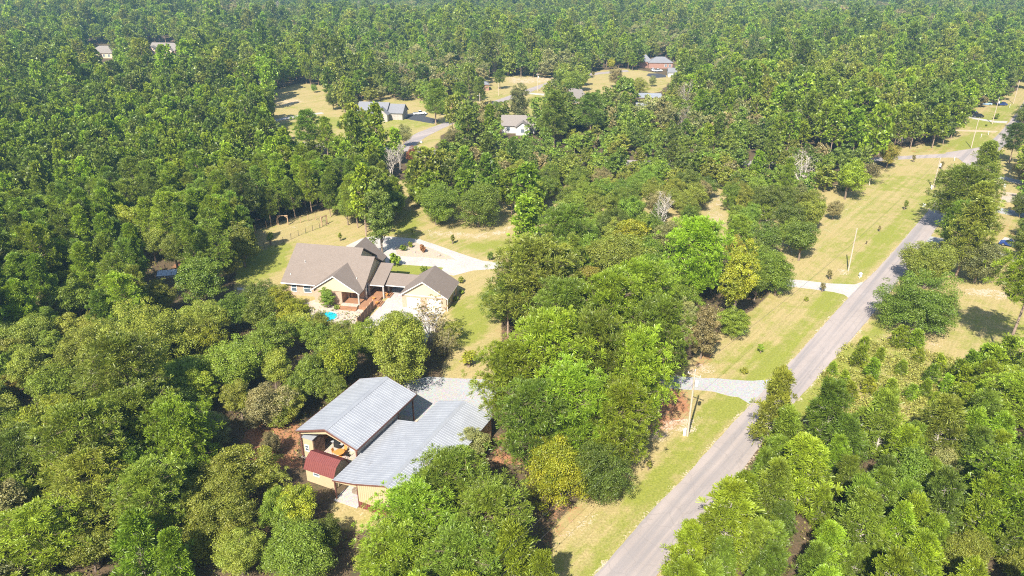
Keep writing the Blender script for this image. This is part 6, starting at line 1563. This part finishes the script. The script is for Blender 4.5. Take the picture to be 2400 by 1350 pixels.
SEEDS = [(1950, 880, 'bright green'), (1990, 940, 'yellow green'), (2040, 890, 'bright green'), (2215, 925, 'lime green'), (2270, 915, 'bright green'), (2300, 870, 'lime green'), (2335, 960, 'bright green'), (2200, 870, 'yellow green'), (2020, 825, 'bright green'), (2165, 930, 'bright green'), (1975, 905, 'bright green'), (2010, 860, 'yellow green'), (2060, 850, 'bright green'), (2110, 880, 'bright green'), (2150, 850, 'yellow green'), (2180, 900, 'bright green'), (2085, 930, 'bright green'), (2130, 940, 'bright green'),
         (2190, 950, 'bright green'), (2240, 900, 'bright green'), (2265, 880, 'bright green'), (2255, 930, 'lime green'), (2290, 910, 'bright green'), (2310, 945, 'lime green'), (2280, 965, 'lime green'), (2320, 890, 'bright green'), (2345, 925, 'yellow green'), (2240, 965, 'bright green'),
         (2030, 925, 'yellow green'), (2140, 820, 'bright green'), (2105, 815, 'bright green'), (2350, 862, 'bright green')]
WD = ['far left', 'left', 'centre left', 'centre', 'centre right', 'right', 'far right']
for i, (a, b, tn) in enumerate(sorted(SEEDS)):
    row = 'top' if b < 865 else ('upper' if b < 905 else ('lower' if b < 940 else 'bottom'))
    cr, tm, Rr, H, zc = PROTO['seedling_pine'][i % 2]; hp = 26 + (i * 7) % 22 + (30 if a > 2235 else 4)
    x, y = at(a, b); zf = y * cp_ + CAM_H * sp_; s = hp * zf / FOC / H
    left = [q for q in sorted(SEEDS) if q[2] == tn and q[0] < a]
    plant(dict(kind='seedling_pine', x=x, y=y, sx=s * 1.15, sz=s, tone=tn, proto=i % 2,
               label='%s pine seedling, %s such from the left, %s of the brush field' % (tn, ['first', 'second', 'third', 'fourth', 'fifth', 'sixth', 'seventh', 'eighth', 'ninth', 'tenth', 'eleventh', 'twelfth', 'thirteenth', 'fourteenth', 'fifteenth', 'sixteenth', 'seventeenth', 'eighteenth', 'nineteenth', 'twentieth', 'twenty-first', 'twenty-second', 'twenty-third', 'twenty-fourth'][len(left)], {'top': 'back', 'upper': 'upper part', 'lower': 'lower part', 'bottom': 'front'}[row])), a)

# ------------------------------------------------------------------ low brush in the field: uncountable
def brush():
    poly = [(1880, 985), (1925, 880), (1975, 815), (2060, 790), (2240, 845), (2330, 860), (2420, 860), (2420, 960), (2240, 990), (2105, 1025), (2000, 985)]
    W = [at(*p) for p in poly]; xs = [p[0] for p in W]; ys = [p[1] for p in W]
    n = 15000; X = rng.uniform(min(xs), max(xs), n); Y = rng.uniform(min(ys), max(ys), n); m = inpoly(X, Y, W); X, Y = X[m], Y[m]
    cl = np.sin(X * .9 + 1.3 * np.sin(Y * .5)) * np.cos(Y * .8 + np.sin(X * .6)) + rng.normal(size=len(X)) * .5
    m = cl > -.1; X, Y, cl = X[m], Y[m], cl[m]
    P, Nn, S, t, w = [], [], [], [], []
    for x, y, c in zip(X, Y, cl):
        k = 9; h = rng.uniform(.15, .7) * (1 + max(0, c) * .7)
        P.append(np.array([x, y, 0]) + np.c_[rng.normal(size=(k, 2)) * .22, rng.random(k) * h]); Nn.append(unit(rng.normal(size=(k, 3)) + [0, -.3, .5])); S.append(rng.uniform(.06, .16, k)); t.append(np.full(k, rng.uniform(0, 1))); w.append(np.full(k, rng.random()))
    me = leaf_mesh('brush', np.concatenate(P), np.concatenate(Nn), np.concatenate(S), np.concatenate(t), np.concatenate(w)); me.materials.append(leaf_mat('brush leaves', (0.20, 0.235, 0.050), .15, val_var=.5))
    o = bpy.data.objects.new('brush', me); link(o); tag(o, 'dry tan and green brush covering the field right of the road', 'brush', kind='stuff')
brush()

def undergrowth():
    n = 34000; Y = 40 + 130 * rng.random(n) ** .8; X = (rng.random(n) * 2 - 1) * (.8 * Y + 20)
    px, py, _ = proj(X, Y, 0.0)
    m = np.ones(n, bool)
    for p in LAWN_GROUND: m &= ~inpoly(px, py, p)
    for p in BASEROAD + BLD + [GRAVEL_W]: m &= ~inpoly(X, Y, p)
    m &= np.sin(X * .35 + 2 * np.sin(Y * .21)) + rng.normal(size=n) * .8 > -.3
    X, Y = X[m], Y[m]; k = 5; n = len(X)
    hgt = rng.uniform(.2, 1.1, n)
    P = np.repeat(np.stack([X, Y, np.zeros(n)], -1), k, 0) + np.c_[rng.normal(size=(n * k, 2)) * .35, rng.random(n * k) * np.repeat(hgt, k)]
    Nn = unit(rng.normal(size=(n * k, 3)) * .6 + [0, 0, .7]); S = rng.uniform(.07, .20, n * k)
    me = leaf_mesh('undergrowth', P, Nn, S, np.repeat(rng.random(n), k), np.repeat(rng.random(n) ** 2, k)); me.materials.append(leaf_mat('undergrowth leaves', (0.150, 0.165, 0.032), .2, val_var=.6, shift=(.22, .15, .06)))
    o = bpy.data.objects.new('undergrowth', me); link(o); tag(o, 'low green and brown undergrowth on the floor of the near woods', 'undergrowth', kind='stuff')
undergrowth()

# ------------------------------------------------------------------ the far wood: one mass of instanced trees
def far_wood():
    # points on a grid that widens with distance
    PX, PY = [], []
    y0 = 150.0
    while y0 < 1900:
        y1 = y0 * 1.35; s = 6.4 if y0 < 300 else (7.2 if y0 < 600 else 9.0)
        X, Y = hexgrid(-(y1 * .80 + 60), y1 * .80 + 60, y0, min(y1, 1900), s)
        m = np.abs(X) < Y * .80 + 55; PX.append(X[m]); PY.append(Y[m]); y0 = y1
    X = np.concatenate(PX); Y = np.concatenate(PY)
    # not where the nearer woods were already laid out
    px, py, zf = proj(X, Y, 5.0)
    m = np.ones(len(X), bool)
    near = Y < NEAR_LIMIT + 2
    for wname, poly, *_ in WOODS:
        px2, py2, _ = proj(X, Y, {'left': 10, 'lower left': 5, 'middle': 5, 'grove': 9, 'lower right': 3.5, 'right': 8, 'bottom': 4}[wname]); m &= ~(near & inpoly(px2, py2, poly))
    X, Y = X[m], Y[m]
    pineness = np.sin(X / 90 + 1) * np.cos(Y / 130) + np.sin(X / 41 + Y / 67) * .6 + rng.normal(size=len(X)) * .5
    ptn = pineness > -.25
    sc_ = rng.uniform(.8, 1.2, len(X))
    k = np.where(ptn, 0, 1)
    ok = np.where(ptn, free(X, Y, 2.9 * sc_, 13 * sc_, .66), free(X, Y, 4 * sc_, 9.2 * sc_, .56))
    for (a, b, r) in TAKEN:
        near_ = (np.abs(X - a) < 15) & (np.abs(Y - b) < 15); ok &= ~(near_ & ((X - a) ** 2 + (Y - b) ** 2 < (r + 2.4) ** 2))
    X, Y, sc_, k, ptn = X[ok], Y[ok], sc_[ok], k[ok], ptn[ok]
    far = np.sqrt(X ** 2 + Y ** 2)
    # prototype index: 0-3 pine, 4-7 broadleaf, 8 warm broadleaf, 9 pale/bare
    idx = np.where(ptn, rng.integers(0, 4, len(X)), 4 + rng.integers(0, 4, len(X)))
    u = rng.random(len(X)); idx = np.where((~ptn) & (u < .10), 8, idx); idx = np.where((~ptn) & (u > .10) & (u < .30), 10, idx); idx = np.where(ptn & (u < .16), 11, idx); idx = np.where((u > .980), 9, idx)
    scl = np.stack([sc_ * (1 + sstep(350, 700, far) * .12)] * 3, -1); scl[:, 2] *= rng.uniform(.72, 1.28, len(X)); big = rng.random(len(X)) < .12; scl[big] *= 1.28
    # add the trees of the near woods that are not single
    ex = MASS
    if ex:
        mp = {'pine': (0, 2.9), 'big_pine': (0, 2.9), 'young_pine': (0, 2.9)}
        xi = []; 
        for t in ex:
            R0, H0 = PROTO[t['kind']][0][2], PROTO[t['kind']][0][3]
            if t['kind'] in mp: xi.append((t['x'], t['y'], int(rng.integers(0, 4)), R0 * t['sx'] / 2.9, H0 * t['sz'] / 13.0))
            else: xi.append((t['x'], t['y'], 8 if t['tone'] in ('brown', 'orange', 'yellow', 'yellow green') else 4 + int(rng.integers(0, 4)), R0 * t['sx'] / 4.0, H0 * t['sz'] / 9.2))
        xi = np.array(xi); X = np.r_[X, xi[:, 0]]; Y = np.r_[Y, xi[:, 1]]; idx = np.r_[idx, xi[:, 2].astype(int)]; scl = np.concatenate([scl, np.stack([xi[:, 3], xi[:, 3], xi[:, 4]], -1)])
    Z = terrain(X, Y)
    n = len(X)
    print('far wood trees', n, 'single', len(SINGLE), cnt)
    me = bpy.data.meshes.new('forest'); me.vertices.add(n); me.vertices.foreach_set('co', np.stack([X, Y, Z], -1).ravel().astype(np.float32))
    a = me.attributes.new('pick', 'INT', 'POINT'); a.data.foreach_set('value', idx.astype(np.int32))
    a = me.attributes.new('size', 'FLOAT_VECTOR', 'POINT'); a.data.foreach_set('vector', scl.astype(np.float32).ravel())
    a = me.attributes.new('turn', 'FLOAT_VECTOR', 'POINT'); tv = np.zeros((n, 3), np.float32); tv[:, 2] = rng.uniform(0, 6.28, n); a.data.foreach_set('vector', tv.ravel())
    o = bpy.data.objects.new('forest', me); link(o); tag(o, 'dense mixed forest of pines and broadleaf trees stretching to the top of the photo', 'forest', kind='stuff')
    kit = bpy.data.collections.new('forest_kit')      # source trees, linked to no scene
    def proto(i, made, leafm, bark):
        cr, mb = made; tmp = mb.build('t', bark); tmd = tmp.data
        bm = bmesh.new(); bm.from_mesh(cr); nf = len(bm.faces); bm.from_mesh(tmd); bm.faces.ensure_lookup_table()
        for f in bm.faces[nf:]: f.material_index = 1
        m2 = bpy.data.meshes.new('tree%02d' % i); bm.to_mesh(m2); bm.free(); m2.materials.append(leafm); m2.materials.append(bark)
        bpy.data.objects.remove(tmp); ob = bpy.data.objects.new('tree%02d' % i, m2); kit.objects.link(ob)
    for i in range(4): proto(i, pine(400 + i, 2.9, 13.0, .30, 46, 5, 8, .70, .75, 'round' if i % 2 else 'cone', .03), LEAF['bright green' if i < 2 else 'mid green'] if i != 3 else LEAF['dark green'], PBARK)
    for i in range(4): proto(4 + i, broadleaf(420 + i, 4.0, 9.2, .10, 70, 3000, .24, irregular=.3), LEAF[('mid green', 'dark green', 'olive green', 'mid green')[i]], BARK)
    proto(8, broadleaf(430, 4.0, 8.6, .10, 70, 3000, .24, irregular=.3), LEAF['brown'], BARK)
    c9 = bare(432, 3.2, 9.5, 7); proto(9, c9, LEAF['brown'], PALEBARK)
    proto(10, broadleaf(434, 4.3, 9.0, .10, 70, 3000, .24, irregular=.4), LEAF['grey green'], BARK)
    proto(11, pine(436, 3.1, 14.0, .35, 40, 5, 8, .70, .75, 'round', .03), LEAF['olive green'], PBARK)
    ng = bpy.data.node_groups.new('forest', 'GeometryNodeTree'); ng.interface.new_socket('Geometry', in_out='INPUT', socket_type='NodeSocketGeometry'); ng.interface.new_socket('Geometry', in_out='OUTPUT', socket_type='NodeSocketGeometry')
    gi = ng.nodes.new('NodeGroupInput'); go = ng.nodes.new('NodeGroupOutput'); ci = ng.nodes.new('GeometryNodeCollectionInfo'); ci.inputs['Collection'].default_value = kit; ci.inputs['Separate Children'].default_value = True; ci.inputs['Reset Children'].default_value = True
    ip = ng.nodes.new('GeometryNodeInstanceOnPoints'); ip.inputs['Pick Instance'].default_value = True
    def na(nm, ty):
        q = ng.nodes.new('GeometryNodeInputNamedAttribute'); q.data_type = ty; q.inputs['Name'].default_value = nm; return q.outputs['Attribute']
    ng.links.new(gi.outputs[0], ip.inputs['Points']); ng.links.new(ci.outputs[0], ip.inputs['Instance'])
    ng.links.new(na('pick', 'INT'), ip.inputs['Instance Index']); ng.links.new(na('turn', 'FLOAT_VECTOR'), ip.inputs['Rotation']); ng.links.new(na('size', 'FLOAT_VECTOR'), ip.inputs['Scale'])
    ng.links.new(ip.outputs[0], go.inputs[0])
    md = o.modifiers.new('forest', 'NODES'); md.node_group = ng
far_wood()

# ------------------------------------------------------------------ haze
HAZE = True
if HAZE:
    hb = MB().box(-2600, 2600, -300, 2900, -25, 75).build('haze', bpy.data.materials.new('haze air')); hm_ = hb.data.materials[0]; hm_.use_nodes = True
    nt = hm_.node_tree
    for n in list(nt.nodes): nt.nodes.remove(n)
    out = nt.nodes.new('ShaderNodeOutputMaterial'); pv = nt.nodes.new('ShaderNodeVolumePrincipled')
    pv.inputs['Color'].default_value = (0.42, 0.74, 1.0, 1); pv.inputs['Density'].default_value = 0.00021; pv.inputs['Anisotropy'].default_value = 0.1
    nt.links.new(pv.outputs[0], out.inputs['Volume']); tag(hb, 'pale blue haze filling the air over the far woods', 'haze', kind='stuff')
